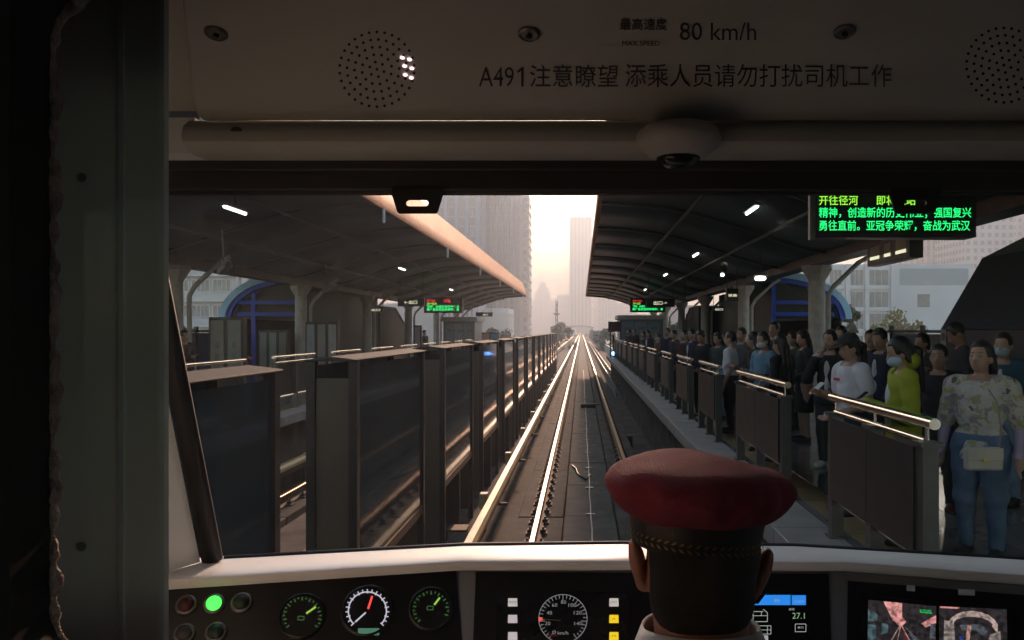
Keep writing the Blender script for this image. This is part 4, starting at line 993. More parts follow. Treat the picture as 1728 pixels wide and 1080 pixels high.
# camera monitor on the right
mo = under(poly('camera_monitor', RP, [[(1455,1003),(1706,1024),(1712,1120),(1452,1100)]], mat('display_black', (.012,.013,.016), .25), None, off=.004, th=.004), dc)
def cc(s, t_): # left picture: s,t in 0..1
    return (1465+s*(1580-1465)+t_*-1, 1012+s*(1023-1012)+t_*75)
def cr(s, t_): return (1584+s*(1699-1584)+t_*1, 1023+s*(1028-1023)+t_*75)
SCR = {k: emit('monitor_'+k, c, st*.42) for k, c, st in (('pink',(1,.42,.4),.62),('dark',(.1,.08,.09),.25),('mid',(.25,.27,.32),.3),('teal',(.2,.33,.38),.3),('light',(.75,.55,.5),.5),('rail',(.9,.5,.42),.45),('red',(.4,.06,.1),.3),('blue',(.05,.1,.5),.35),('cream',(.55,.45,.42),.42),('green',(.05,.8,.2),.6))}
for m_ in SCR.values():   # camera pictures are grainy
    n_ = m_.node_tree.nodes; b_ = n_['Principled BSDF']; no_ = n_.new('ShaderNodeTexNoise'); no_.inputs['Scale'].default_value = 130; no_.inputs['Detail'].default_value = 3
    tc_ = n_.new('ShaderNodeTexCoord'); m_.node_tree.links.new(tc_.outputs['Object'], no_.inputs['Vector'])
    mr_ = n_.new('ShaderNodeMapRange'); mr_.inputs['From Min'].default_value = .35; mr_.inputs['From Max'].default_value = .65; st_ = b_.inputs['Emission Strength'].default_value
    mr_.inputs['To Min'].default_value = st_*.3; mr_.inputs['To Max'].default_value = st_*1.25; m_.node_tree.links.new(no_.outputs['Fac'], mr_.inputs['Value']); m_.node_tree.links.new(mr_.outputs[0], b_.inputs['Emission Strength'])
def scr(nm, f, polys, k, off): under(poly(nm, RP, [[f(*q) for q in p] for p in polys], SCR[k], None, off=off), mo)
scr('picture', cc, [[(0,0),(1,0),(1,1),(0,1)]], 'dark', .0085)
scr('picture_sky', cc, [[(.22,.0),(.5,.0),(.5,.3),(.56,.42),(.5,.52),(.46,.52),(.36,.4)],[(.78,.42),(1,.2),(1,.38),(.85,.5)]], 'pink', .0088)
scr('picture_platform', cc, [[(0,.2),(.14,.3),(.14,.45),(0,.5)],[(0,.55),(.12,.55),(.12,.85),(0,.95)],[(.2,.5),(.3,.5),(.3,.7),(.2,.75)]], 'teal', .0088)
scr('picture_edge', cc, [[(.54,.52),(.6,.58),(.9,1),(.76,1)]], 'mid', .0088)
scr('picture_rails', cc, [line_q(.47,.52,.3,1,.012), line_q(.48,.52,.42,1,.012), line_q(.5,.52,.68,1,.02)], 'rail', .0089)
scr('picture_red_floor', cc, [[(.5,.6),(.52,.6),(.72,1),(.6,1)]], 'red', .0087)
scr('picture_led', cc, [[(.76,.1),(.92,.1),(.94,.18),(.76,.18)]], 'green', .0089)
scr('picture_person', cc, [[(.92,.4),(.99,.4),(.99,.75),(.9,.72)]], 'mid', .0089)
scr('picture', cr, [[(0,0),(1,0),(1,1),(0,1)]], 'dark', .0085)
scr('picture_dash', cr, [[(.2,.3)]+[(.5-.42*math.cos(a)*.9, .45-.38*math.sin(a)) for a in np.linspace(.15, 2.9, 9)]+[(.86,.55),(.78,.4)]+[(.5-.3*math.cos(a), .4-.2*math.sin(a)) for a in np.linspace(2.9, .15, 7)]], 'light', .0088)
scr('picture_panels', cr, [[(.3,.4),(.62,.36),(.72,.5),(.66,.62),(.5,.5),(.34,.52)]], 'mid', .0088)
scr('picture_arm', cr, [[(.42,.4),(.48,.4),(.44,.8),(.38,.8)]], 'rail', .0089)
scr('picture_seat', cr, [[(.08,.3),(.22,.35),(.24,.9),(.06,.95)],[(.74,.6),(.9,.5),(.92,1),(.7,1)]], 'cream', .0087)
scr('picture_blue', cr, [[(.3,.65),(.36,.65),(.36,.85),(.3,.85)]], 'blue', .0089)
scr('picture_caption', cr, [[(.02,.0),(.3,.0),(.3,.04),(.02,.04)]], 'pink', .0089)
for (x, y, w_) in ((1537,992,7),(1631,999,14)): under(poly('sticker', RP, [[(x-w_,y-5),(x+w_,y-4),(x+w_,y+6),(x-w_,y+5)]], WHITE, None, off=.0046), dc)
# ------------------------------------------------------------------ figures: smooth blended volumes turned into one skin
def ell(c, r, Rm=None): return ('e', np.array(c, float), np.array(r, float), Rm)
def cone(a, b, ra, rb): return ('c', np.array(a, float), np.array(b, float), ra, rb)
def bounds(pr):
    lo, hi = [], []
    for p in pr:
        if p[0] == 'e': m = p[2].max() if p[3] is not None else p[2]; lo.append(p[1]-m); hi.append(p[1]+m)
        else: r = max(p[3], p[4]); lo.append(np.minimum(p[1], p[2])-r); hi.append(np.maximum(p[1], p[2])+r)
    return np.min(lo, 0), np.max(hi, 0)
def sdf(pr, X, k, infl=0.0):
    ax = (X[:,0,0,0], X[0,:,0,1], X[0,0,:,2]); D = np.full(X.shape[:3], .5, np.float32); arr = np.ndim(infl) > 0
    mg = 2*k+.02+(float(infl.max()) if arr else infl)
    for p in pr:
        lo, hi = bounds([p]); sl = []
        for i in range(3):
            i0 = int(np.searchsorted(ax[i], lo[i]-mg)); i1 = int(np.searchsorted(ax[i], hi[i]+mg)); sl.append(slice(max(0, i0-1), i1+1))
        sl = tuple(sl); x = X[sl]
        if x.size == 0: continue
        f = infl[sl] if arr else infl
        if p[0] == 'e':
            q = x - p[1].astype(np.float32)
            if p[3] is not None: q = q @ p[3].astype(np.float32)
            r = p[2].astype(np.float32) + (0 if arr else f)
            q = q/r; k0 = np.sqrt((q*q).sum(-1)); q = q/r; k1 = np.sqrt((q*q).sum(-1)) + 1e-6
            e = k0*(k0-1)/k1 - (f if arr else 0)
        else:
            a, b = p[1].astype(np.float32), p[2].astype(np.float32); ba = b-a
            t = np.clip(((x-a)@ba)/(ba@ba+1e-9), 0, 1)
            q = x-a-t[..., None]*ba
            e = np.sqrt((q*q).sum(-1)) - (p[3]+(p[4]-p[3])*t+f)
        d = D[sl]; h = np.clip(.5+.5*(d-e)/k, 0, 1); D[sl] = d+(e-d)*h-k*h*(1-h)
    return D
def nets(fn, lo, hi, vox):
    lo = np.array(lo)-2.5*vox; hi = np.array(hi)+2.5*vox
    n = np.maximum(((hi-lo)/vox).astype(int)+1, 4)
    ax = [(lo[i]+vox*np.arange(n[i])).astype(np.float32) for i in range(3)]
    X = np.stack(np.meshgrid(*ax, indexing='ij'), -1)
    D = fn(X); s = D < 0
    D[0], D[-1], D[:,0], D[:,-1], D[:,:,0], D[:,:,-1] = [1e-3]*6 if False else (np.maximum(D[0],1e-3), np.maximum(D[-1],1e-3), np.maximum(D[:,0],1e-3), np.maximum(D[:,-1],1e-3), np.maximum(D[:,:,0],1e-3), np.maximum(D[:,:,-1],1e-3))
    s = D < 0
    c = sum(s[i:n[0]-1+i, j:n[1]-1+j, k:n[2]-1+k].astype(np.int8) for i in (0,1) for j in (0,1) for k in (0,1))
    act = (c > 0) & (c < 8)
    idx = -np.ones(act.shape, int); cells = np.argwhere(act); idx[act] = np.arange(len(cells))
    acc = np.zeros((len(cells), 3)); cnt = np.zeros(len(cells))
    off = [(i,j,k) for i in (0,1) for j in (0,1) for k in (0,1)]
    for a in off:
        for e in range(3):
            if a[e]: continue
            b = list(a); b[e] = 1
            ia = tuple((cells+a).T); ib = tuple((cells+b).T); da, db = D[ia], D[ib]
            m = (da < 0) != (db < 0); t = np.where(m, da/(da-db+1e-12*(da == db)), 0)
            p = cells + np.array(a, float); p[:, e] += t
            acc[m] += p[m]; cnt[m] += 1
    v = lo + vox*acc/np.maximum(cnt, 1)[:, None]
    F_ = []
    for e in range(3):
        u, w_ = [(1,2),(2,0),(0,1)][e]
        sl0 = [slice(None)]*3; sl1 = [slice(None)]*3; sl0[e] = slice(0, n[e]-1); sl1[e] = slice(1, n[e])
        ch = s[tuple(sl0)] != s[tuple(sl1)]
        E_ = np.argwhere(ch); E_ = E_[(E_[:, u] > 0) & (E_[:, w_] > 0) & (E_[:, u] < n[u]-1) & (E_[:, w_] < n[w_]-1)]
        q = []
        for du, dw in ((-1,-1),(0,-1),(0,0),(-1,0)):
            o = E_.copy(); o[:, u] += du; o[:, w_] += dw; q.append(idx[tuple(o.T)])
        q = np.stack(q, 1); flip = s[tuple(E_.T)]
        q[~flip] = q[~flip][:, ::-1]; F_.append(q)
    return v, np.concatenate(F_)
def skin(name, fn, lo, hi, vox, m, parent):
    v, f = nets(fn, lo, hi, vox)
    me = bpy.data.meshes.new(name); me.from_pydata(v.tolist(), [], f.tolist()); me.materials.append(m)
    me.polygons.foreach_set('use_smooth', [True]*len(me.polygons)); me.update()
    return link(name, me, parent)
def rotm(pitch, yaw, roll=0):
    return np.array(Matrix.Rotation(yaw, 3, 'Z') @ Matrix.Rotation(pitch, 3, 'X') @ Matrix.Rotation(roll, 3, 'Y'))
SKIN = [mat('skin_a', (.42,.26,.19), .5, var=.06), mat('skin_b', (.36,.21,.15), .5, var=.06), mat('skin_c', (.48,.31,.23), .5, var=.06)]
HAIR = mat('dark_hair', (.012,.01,.009), .42, var=.3, scale=60, stretch=(1,1,.1), bump=.3, bscale=90)
SHOE_B = mat('black_shoe', (.02,.02,.02), .45); SHOE_W = mat('white_shoe', (.6,.6,.58), .55)
MASK = mat('blue_mask', (.4,.58,.68), .8, var=.06); MASKW = mat('white_mask', (.6,.62,.64), .8, var=.06)
LIP = mat('lips', (.3,.1,.09), .45); EYEM = mat('eyes', (.02,.014,.012), .2)
ARMS = {'down': ((.138,.03,.615), (.142,-.025,.475)), 'phone': ((.14,-.0,.62), (.045,-.17,.665)), 'low': ((.14,.01,.62), (.06,-.14,.56)), 'raise': ((.15,-.07,.64), (.05,-.125,.8)), 'hip': ((.16,.03,.63), (.11,-.05,.54)), 'out': ((.15,-.05,.64), (.1,-.24,.63)), 'back': ((.14,.05,.62),(.06,.1,.52))}
def cloth(name, col, **k): return mat(name, col, k.pop('rough', .8), var=k.pop('var', .12), scale=k.pop('scale', 14), bump=.15, bscale=60, **k)
def person(label, px, d, H, yaw, arms=('down','down'), head=(0,0), top=None, bottom=None, hair='short', mask=None, sleeve=1.0, hem=.5, coat=None, shoe=SHOE_B, sk=0, wide=1.0, vox=.014, z=1.05, cap=None, skirt=None, detail=False, group='waiting passengers', legs=True, step=.0, hood=False, stoop=0.0, under=None):
    x = (px-VX)*d/F
    t = thing('person', label, 'person', (x, d, z), group, rz=R(yaw)-math.atan2(x, d))
    W = wide
    # joints
    hipz, knee, ank = .50, .275, .04
    chestp = [ell((0,0,.745), (.088*W,.06*W,.1)), ell((0,-.006,.655), (.084*W,.06*W,.1)), ell((0,.004,.545), (.094*W,.067*W,.075)), cone((-.078*W,0,.806), (.078*W,0,.806), .03, .03), cone((0,.006,.80), (0,.0,.865), .038, .03)]
    legp = []; shoep = []; footp = []
    for s in (-1, 1):
        fx = s*(.052*W+.004); fy = step*s
        legp += [cone((s*.05*W,0,.50), (fx,-.008+fy*.4,knee), .058*W, .036*W), cone((fx,-.008+fy*.4,knee), (fx*1.02,.012+fy,ank), .035*W, .024)]
        shoep += [cone((fx*1.02,.018+fy,.022), (fx*1.15,-.085+fy,.017), .024, .02), ell((fx*1.1,-.05+fy,.016), (.028,.055,.016))]
    armp = {}; hands = []
    for s, nm in zip((-1, 1), arms):
        e, w_ = ARMS[nm]; sh = np.array((s*.1*W,0,.795)); e = np.array((s*e[0]*W, e[1], e[2])); w_ = np.array((s*w_[0]*(W if nm == 'down' else 1), w_[1], w_[2]))
        armp[s] = [cone(sh, e, .03*min(W,1.12), .024*min(W,1.1)), cone(e, w_, .0245, .0165)]
        dr_ = (w_-e)/np.linalg.norm(w_-e); side = np.array((-s*.6, -.2, .3)) if nm != 'down' else np.array((0,-1,0)); side = side-dr_*(side@dr_); side /= np.linalg.norm(side); pn = np.cross(dr_, side)
        pc = w_+dr_*.03
        hands += [cone(w_-dr_*.005, pc+dr_*.015, .0165, .02), ell(pc+dr_*.006, (.02,.02,.022))]
        for j in range(4):
            b0 = pc+dr_*.02+side*(.0145*(1.5-j)*.72); ln = (.042,.048,.045,.034)[j]; curl = pn*s*-.010
            m0 = b0+dr_*ln*.55; hands += [cone(b0, m0, .0062, .0058), cone(m0, m0+dr_*ln*.4+curl, .0057, .0048)]
        b0 = w_+dr_*.015+side*.016; hands += [cone(b0, b0+side*.016+dr_*.022, .0072, .0062), cone(b0+side*.016+dr_*.022, b0+side*.016+dr_*.042, .006, .005)]
    Rm = rotm(-R(head[0])*-1, R(head[1])); piv = np.array((0,.0,.875))
    def hp(c): return piv + Rm @ (np.array(c)-piv)
    headp = [ell(hp((0,.006,.938)), (.0455,.056,.061), Rm), ell(hp((0,-.016,.9)), (.037,.038,.042), Rm), ell(hp((0,-.028,.876)), (.02,.018,.014), Rm), ell(hp((0,-.055,.912)), (.0085,.014,.012), Rm), cone(hp((0,-.05,.935)), hp((0,-.06,.915)), .006, .007),
             ell(hp((-.047,.006,.915)), (.007,.013,.019), Rm), ell(hp((.047,.006,.915)), (.007,.013,.019), Rm), ell(hp((0,-.046,.893)), (.016,.01,.006), Rm)]
    neck = [cone((0,.01,.83), hp((0,.006,.9)), .031, .03)]
    sc = H
    S_ = lambda pr: [('e', p[1]*sc, p[2]*sc, p[3]) if p[0] == 'e' else ('c', p[1]*sc, p[2]*sc, p[3]*sc, p[4]*sc) for p in pr]
    body = S_(chestp[:4]+armp[-1]+armp[1]+legp+neck+headp); hnd = S_(hands)
    lo, hi = bounds(body+hnd)
    skn = SKIN[sk]
    fb = lambda X: np.minimum(sdf(body, X, .012*sc), sdf(hnd, X, .004))
    if detail:
        def fb(X):
            b_ = sdf(body, X, .012*sc); h_ = sdf(hnd, X, .003); return np.minimum(b_, h_)
    skin('body', fb, lo, hi, vox, skn, t)
    ph = rng.uniform(0, 6, 6)
    def folds(X, a): return a*(np.sin(X[...,2]*31+X[...,0]*17+ph[0])*.5+np.sin(X[...,2]*57-X[...,1]*33+ph[1])*.35+np.sin(X[...,0]*49+X[...,2]*13+ph[2])*.4)
    top = top or cloth('top_black', (.03,.03,.033))
    bottom = bottom or cloth('trousers_black', (.022,.022,.025))
    # upper garment
    ap = []
    for s in (-1, 1):
        a0, a1 = armp[s]
        if sleeve >= 1: ap += [a0, ('c', a1[1], a1[1]+(a1[2]-a1[1])*min(1., sleeve-.05), a1[3], a1[4]+.004)]
        else: ap += [('c', a0[1], a0[1]+(a0[2]-a0[1])*(sleeve*.9+.08), a0[3]+.004, a0[4]+.009)]
    tp = S_(chestp[:4]+ap); th = .0075*sc if coat is None else .012*sc
    hz = hem*sc
    low = [cone((0,.0,.52), (0,0,hem-.03), .07*W, .09*W)] if hem < .47 else []
    tp += S_([ell((0,.002,hem+.03), (.098*W,.072*W,.09))] if hem < .47 else [])
    def ft(X):
        dd = sdf(tp, X, .02*sc, th)+folds(X, .006)
        return np.maximum(dd, np.maximum(hz-X[...,2]+.004*np.sin(X[...,0]*40), np.where(np.abs(X[...,0]) < .05*sc, X[...,2]-(.838+.02*np.clip(X[...,1]*20,-1,1))*sc, -1)))
    lo, hi = bounds(tp); skin('upper_garment', ft, lo-th, hi+th, vox, top, t)
    if coat is not None:   # light inner layer showing between open fronts
        ip = S_([ell((0,-.012,.71), (.028*W,.066*W,.105)), ell((0,-.014,.6), (.024*W,.066*W,.08))])
        lo, hi = bounds(ip); skin('inner_shirt', lambda X: np.maximum(sdf(ip, X, .02, .0075*sc), X[...,1]-.0), lo-.02, hi+.02, vox, coat, t)
    if under is not None:
        up_ = S_([('c', armp[s][1][1], armp[s][1][2], armp[s][1][3]+.004, armp[s][1][4]+.004) for s in (-1, 1)]); lo, hi = bounds(up_); skin('undersleeves', lambda X: sdf(up_, X, .01), lo, hi, vox, under, t)
    if hood:
        ip = S_([ell(hp((0,.035,.87)), (.062,.045,.045))]); lo, hi = bounds(ip); skin('hood', lambda X: sdf(ip, X, .01), lo, hi, vox, top, t)
    # lower garment
    if skirt:
        kp = S_([cone((0,0,.56), (0,.0,skirt), .085*W, .1*W)]); lo, hi = bounds(kp)
        fk = lambda X: np.maximum(sdf([('c', p[1]*1, p[2]*1, p[3], p[4]) for p in kp], X*np.array((1,1.25,1), np.float32), .02, .008)+folds(X, .005), np.maximum(skirt*sc-X[...,2], X[...,2]-.6*sc))
        skin('skirt', fk, lo, hi, vox, bottom, t)
    else:
        kp = S_(legp+[chestp[2]]); lo, hi = bounds(kp); lth = .008*sc
        def fk(X): return np.maximum(sdf(kp, X, .018*sc, lth+.004*np.clip(.3-X[...,2], 0, .3))+folds(X, .005), np.maximum(.035*sc-X[...,2], X[...,2]-.575*sc))
        skin('trousers', fk, lo-lth, hi+lth, vox, bottom, t)
    sp = S_(shoep); lo, hi = bounds(sp)
    skin('shoes', lambda X: np.maximum(sdf(sp, X, .008, .004*sc), .001-X[...,2]), lo-.01, hi+.01, min(vox, .011), shoe, t)
    # hair
    q0 = hp((0,.006,.938)); 
    hpz = [ell(hp((0,.012,.948)), (.0515,.059,.06), Rm)]
    if hair in ('long', 'tail', 'bob'):
        hpz += [ell(hp((0,.03,.92)), (.052,.042,.055), Rm), cone(hp((-.042,.012,.93)), hp((-.046,.02,.875)), .015, .013), cone(hp((.042,.012,.93)), hp((.046,.02,.875)), .015, .013)]
    if hair == 'long': hpz += [cone(hp((-.035,.035,.9)), (-.045,.05,.775), .024, .016), cone(hp((.035,.035,.9)), (.045,.05,.775), .024, .016), cone(hp((0,.045,.9)), (0,.07,.755), .034, .022)]
    if hair == 'tail': hpz += [cone(hp((0,.06,.93)), hp((0,.085,.9)), .02, .022), cone(hp((0,.085,.9)), (.0,.095,.74), .022, .01)]
    if hair == 'bun': hpz += [ell(hp((0,.07,.95)), (.026,.026,.026), Rm), ell(hp((0,.03,.92)), (.05,.04,.05), Rm)]
    hs = S_(hpz); lo, hi = bounds(hs)
    def fh(X):
        l = (X/np.float32(sc) - piv.astype(np.float32)) @ Rm.astype(np.float32) + piv.astype(np.float32)
        dd = sdf(hs, X, .015)+folds(X, .002)+.0016*np.sin(X[...,0]*310+ph[3])*np.sin(X[...,1]*270+ph[4])
        face = np.minimum.reduce([l[...,1]+.012, -(l[...,2]-.967)-.0*l[...,0], ])   # in front of and below the hairline
        cut = np.minimum(-(l[...,1]+.02+.25*np.abs(l[...,0])), -(l[...,2]-.972))*sc
        cut2 = np.minimum(.012-l[...,1], .905-l[...,2])*sc if hair == 'short' else np.float32(-1)
        return np.maximum(dd, np.maximum(cut, cut2))
    skin('hair', fh, lo, hi, min(vox, .011), HAIR, t)
    if cap is not None:
        cp = S_([ell(hp((0,.008,.958)), (.055,.064,.05), Rm)]); cb = S_([ell(hp((0,-.075,.957)), (.042,.045,.006), Rm)])
        lo, hi = bounds(cp+cb)
        def fc(X):
            l = (X/np.float32(sc) - piv.astype(np.float32)) @ Rm.astype(np.float32) + piv.astype(np.float32)
            return np.minimum(np.maximum(sdf(cp, X, .01), (.952-l[...,2])*sc), sdf(cb, X, .01))
        skin('cap', fc, lo, hi, min(vox, .01), cap, t)
    if mask is not None:
        mp_ = S_([ell(hp((0,-.02,.898)), (.0415,.046,.033), Rm), ell(hp((0,-.045,.9)), (.02,.026,.026), Rm)]); lo, hi = bounds(mp_)
        def fm(X):
            l = (X/np.float32(sc) - piv.astype(np.float32)) @ Rm.astype(np.float32) + piv.astype(np.float32)
            return np.maximum(sdf(mp_, X, .012, .001), (l[...,1]+.012)*sc)
        skin('face_mask', fm, lo, hi, min(vox, .009), mask, t)
    if detail:
        for s in (-1, 1):
            c = hp((s*.0175,-.0465,.932))*sc; MB().lathe([(.0005,.002),(.003,.0014),(.0042,0),(.003,-.002)], c, axis=tuple(Rm@np.array((0,-1,.05))), n=12, xref=(1,0,0), sx=1.7).build('eye', EYEM, t, smooth='all')
            a, b = hp((s*.008,-.0515,.947))*sc, hp((s*.028,-.043,.948))*sc; MB().tube([a, (a+b)/2+np.array((0,-.003,.004)), b], .0018, 6).build('eyebrow', HAIR, t, smooth='all')
        if mask is None:
            a, b = hp((-.014,-.0505,.894))*sc, hp((.014,-.0505,.894))*sc; MB().tube([a, (a+b)/2+np.array((0,-.005,.001)), b], [.0025,.0055,.0025], 8).build('lips', LIP, t, smooth='all')
    return t, {s: armp[s][1][2]*sc for s in (-1, 1)}, x
PHONE = mat('phone_black', (.015,.015,.017), .2); PHW = mat('phone_white', (.6,.6,.6), .3)
def phone(t, pos, label, m=PHONE, tilt=50):
    w_ = t.rotation_euler[2]; M = Matrix.Translation(t.location) @ Matrix.Rotation(w_, 4, 'Z')
    p = M @ Vector((pos[0]*.75, pos[1]-.045, pos[2]+.05))
    o = thing('mobile_phone', label, 'phone', tuple(p), 'phones held by passengers')
    o.rotation_euler = (R(-tilt), 0, w_)
    MB().box(-.037,.037,-.004,.004,-.075,.075).build('case', m, o, bevel=.003)
    MB().box(-.033,.033,.0042,.0046,-.07,.07).build('screen', emit('phone_glow', (.5,.6,.8), .25), o)
C = cloth
# floral blouse: blotches of cream, violet, olive
def floral():
    m = mat('floral_cloth', (.5,.48,.42), .8, var=.1); n = m.node_tree.nodes; l = m.node_tree.links; b = n['Principled BSDF']
    tc = n.new('ShaderNodeTexCoord'); ns = n.new('ShaderNodeTexNoise'); ns.inputs['Scale'].default_value = 16; l.new(tc.outputs['Object'], ns.inputs['Vector'])
    av = n.new('ShaderNodeMix'); av.data_type = 'RGBA'; av.inputs['Factor'].default_value = .12; l.new(tc.outputs['Object'], av.inputs['A']); l.new(ns.outputs['Color'], av.inputs['B'])
    vo = n.new('ShaderNodeTexVoronoi'); vo.inputs['Scale'].default_value = 30; l.new(av.outputs['Result'], vo.inputs['Vector'])
    sp = n.new('ShaderNodeSeparateColor'); l.new(vo.outputs['Color'], sp.inputs[0])
    cr_ = n.new('ShaderNodeValToRGB'); cr_.color_ramp.interpolation = 'CONSTANT'
    es = cr_.color_ramp.elements; cols = [(0,(.52,.5,.45)),(.36,(.4,.38,.2)),(.5,(.54,.52,.48)),(.66,(.3,.25,.31)),(.76,(.5,.46,.38)),(.9,(.12,.1,.11)),(.93,(.34,.36,.2))]
    while len(es) < len(cols): es.new(.5)
    for e, (p, c) in zip(es, cols): e.position = p; e.color = (*c, 1)
    l.new(sp.outputs[0], cr_.inputs[0]); l.new(cr_.outputs[0], b.inputs['Base Color'])
    return m
JEAN = C('jeans', (.1,.16,.26), scale=9, var=.25); JEANL = C('light_jeans', (.2,.3,.42), scale=9, var=.2)
BLKT = C('black_cloth', (.018,.018,.02)); DGR = C('charcoal_cloth', (.035,.036,.04)); NVY = C('navy_cloth', (.02,.026,.05)); WHT = C('white_cotton', (.62,.63,.66), var=.05)
p1, h1, x1_ = person('woman in a floral blouse and blue jeans with a cream bag, nearest the cab', 1655, 5.6, 1.52, -14, ('down','down'), (0,-8), floral(), JEAN, 'long', sleeve=.95, hem=.45, wide=1.18, under=C('lilac_cloth', (.36,.3,.42)), vox=.0085, detail=True, sk=0)
for s in (-1, 1): pass
bg_ = thing('shoulder_bag', 'cream shoulder bag hanging in front of the floral blouse', 'bag', tuple(P(1659, 771, 5.27)))
MB().box(-.125,.125,-.03,.03,-.09,.065).build('body', mat('cream_leather', (.55,.51,.43), .5), bg_, bevel=.018); MB().box(-.12,.12,-.036,-.029,-.02,.062).build('flap', mat('cream_leather', (.55,.51,.43), .5), bg_, bevel=.006)
MB().box(-.02,.02,-.042,-.035,-.028,-.002).build('clasp', mat('brass', (.4,.28,.1), .3, .8), bg_)
MB().tube([(.115,.01,.05),(.15,.06,.2),(.14,.09,.36),(.11,.14,.44)], .006, 6).build('strap', mat('cream_strap', (.3,.27,.22), .6), bg_, smooth='all')
p2, h2, _ = person('woman in a lime green hooded jacket with a blue mask and ponytail reading a phone', 1524, 5.95, 1.55, -72, ('phone','phone'), (22,0), C('lime_cloth', (.3,.34,.02), var=.1), C('beige_cloth', (.2,.17,.13)), 'tail', MASK, hem=.44, vox=.0085, detail=True, hood=True, coat=WHT)
phone(p2, h2[-1], 'phone in the hands of the woman in lime green')
p3, h3, _ = person('woman in a black cap and white T-shirt with a red print looking at her phone', 1437, 6.9, 1.57, -55, ('phone','low'), (20,0), WHT, NVY, 'tail', None, sleeve=.55, hem=.47, vox=.009, cap=BLKT, detail=True, wide=1.05)
phone(p3, h3[-1], 'white phone of the woman in the black cap', PHW)
MB().box(-.045,.045,-.003,.0,-.012,.012).build('shirt_print', mat('print_red', (.5,.04,.05), .6), p3, loc=(-.03,-.128,1.17))
p4, h4, _ = person('short elderly woman in a black jacket and black trousers behind the first railing', 1584, 7.0, 1.47, -10, ('back','back'), (4,0), BLKT, BLKT, 'short', vox=.0095, detail=True, wide=1.08, sk=1, step=.03, shoe=mat('maroon_shoe', (.08,.02,.02), .5))
p5, h5, _ = person('smiling woman in a black open jacket over white raising a phone', 1401, 9.2, 1.6, -20, ('raise','low'), (6,-6), BLKT, DGR, 'long', vox=.0105, detail=True, coat=WHT, shoe=SHOE_W, hem=.46)
phone(p5, h5[-1], 'white phone raised by the smiling woman in black', PHW, 70)
person('woman in a long black dress with bare calves behind the railing gap', 1357, 11.4, 1.6, -70, ('low','low'), (14,0), BLKT, BLKT, 'long', vox=.012, skirt=.26, hem=.5)
person('woman with a blue mask and teal jacket behind the floral blouse', 1693, 7.3, 1.57, -15, ('down','low'), (6,0), C('teal_cloth', (.03,.09,.13)), JEANL, 'short', MASK, vox=.0105, detail=True, coat=WHT, sk=2)
person('man in dark clothes bending forward in front of the red poster', 1622, 8.8, 1.7, -75, ('phone','low'), (38,0), DGR, BLKT, 'short', vox=.011, sk=1)
person('man in a dark suit jacket and white collar behind the black cap', 1487, 9.0, 1.62, -40, ('low','down'), (24,10), NVY, BLKT, 'short', vox=.011, coat=WHT)
person('woman in a grey brown top between the black cap and the dark suit', 1470, 10.2, 1.6, -25, ('down','down'), (4,0), C('taupe_cloth', (.09,.075,.06)), BLKT, 'bob', vox=.012)
person('passenger in a pale sleeve reaching in beside the floral blouse', 1822, 5.7, 1.6, -70, ('out','out'), (10,0), C('rose_cloth', (.2,.12,.14)), JEANL, 'long', vox=.0105)
person('man in a white T-shirt and dark trousers standing in a railing gap', 1232, 12.3, 1.58, -105, ('down','down'), (0,0), WHT, C('maroon_dark', (.03,.018,.02)), 'short', sleeve=.6, vox=.0115, step=.02)
person('woman in a grey green hooded top and light jeans beside the white T-shirt man', 1213, 14.3, 1.56, -50, ('low','down'), (18,0), C('greygreen_cloth', (.05,.065,.06)), JEANL, 'long', vox=.0125, hood=True)
p6, h6, _ = person('woman in a pale blue denim shirt with a white mask behind the second railing', 1289, 10.4, 1.58, -48, ('phone','low'), (12,0), C('denim_pale', (.14,.26,.36)), JEANL, 'bob', MASKW, vox=.0115)
phone(p6, h6[-1], 'phone held by the woman in pale blue denim')
person('long haired passenger in black right beside the pale blue denim shirt', 1318, 9.6, 1.54, -120, ('phone','low'), (12,0), BLKT, BLKT, 'long', vox=.0115)
person('woman in a dark brown coat left of the pale blue denim shirt', 1273, 11.7, 1.57, -100, ('phone','phone'), (14,0), C('brown_cloth', (.045,.025,.022)), BLKT, 'long', vox=.0125)
person('tall man seen over the heads behind the pale blue denim shirt', 1306, 13.2, 1.74, -30, ('down','down'), (0,0), DGR, BLKT, 'short', vox=.0125)
person('man in a black zip jacket looking down behind the third railing', 1185, 14.6, 1.6, -30, ('low','low'), (28,0), BLKT, BLKT, 'short', vox=.0125, sk=1)
person('man in a dark jacket with a pale collar behind the fourth railing', 1168, 17.5, 1.62, -60, ('low','down'), (5,0), NVY, BLKT, 'short', vox=.014, coat=WHT)
person('stocky man in a rust top beside the fourth railing', 1154, 18.0, 1.6, -40, ('down','down'), (5,0), C('rust_cloth', (.07,.035,.03)), BLKT, 'short', vox=.014, wide=1.15)
person('man in charcoal behind the fifth railing', 1138, 20.5, 1.6, -60, ('low','down'), (10,0), DGR, BLKT, 'short', vox=.015)
person('passenger in navy in front of a column of the crowded platform', 1126, 22.5, 1.66, -40, ('down','down'), (0,0), NVY, BLKT, 'short', vox=.015)
person('passenger in an ochre jacket with a white mask behind the fifth railing', 1111, 24.0, 1.5, -60, ('low','low'), (10,0), C('ochre_cloth', (.17,.085,.03)), DGR, 'short', MASKW, vox=.015)
person('passenger in a black and white top near the kiosk', 1094, 29.0, 1.58, -40, ('phone','low'), (10,0), DGR, BLKT, 'long', vox=.016, coat=WHT)
person('woman in grey beside the passenger in black and white near the kiosk', 1085, 30.0, 1.56, -60, ('down','down'), (0,0), C('grey_cloth', (.1,.1,.11)), BLKT, 'bob', vox=.016)
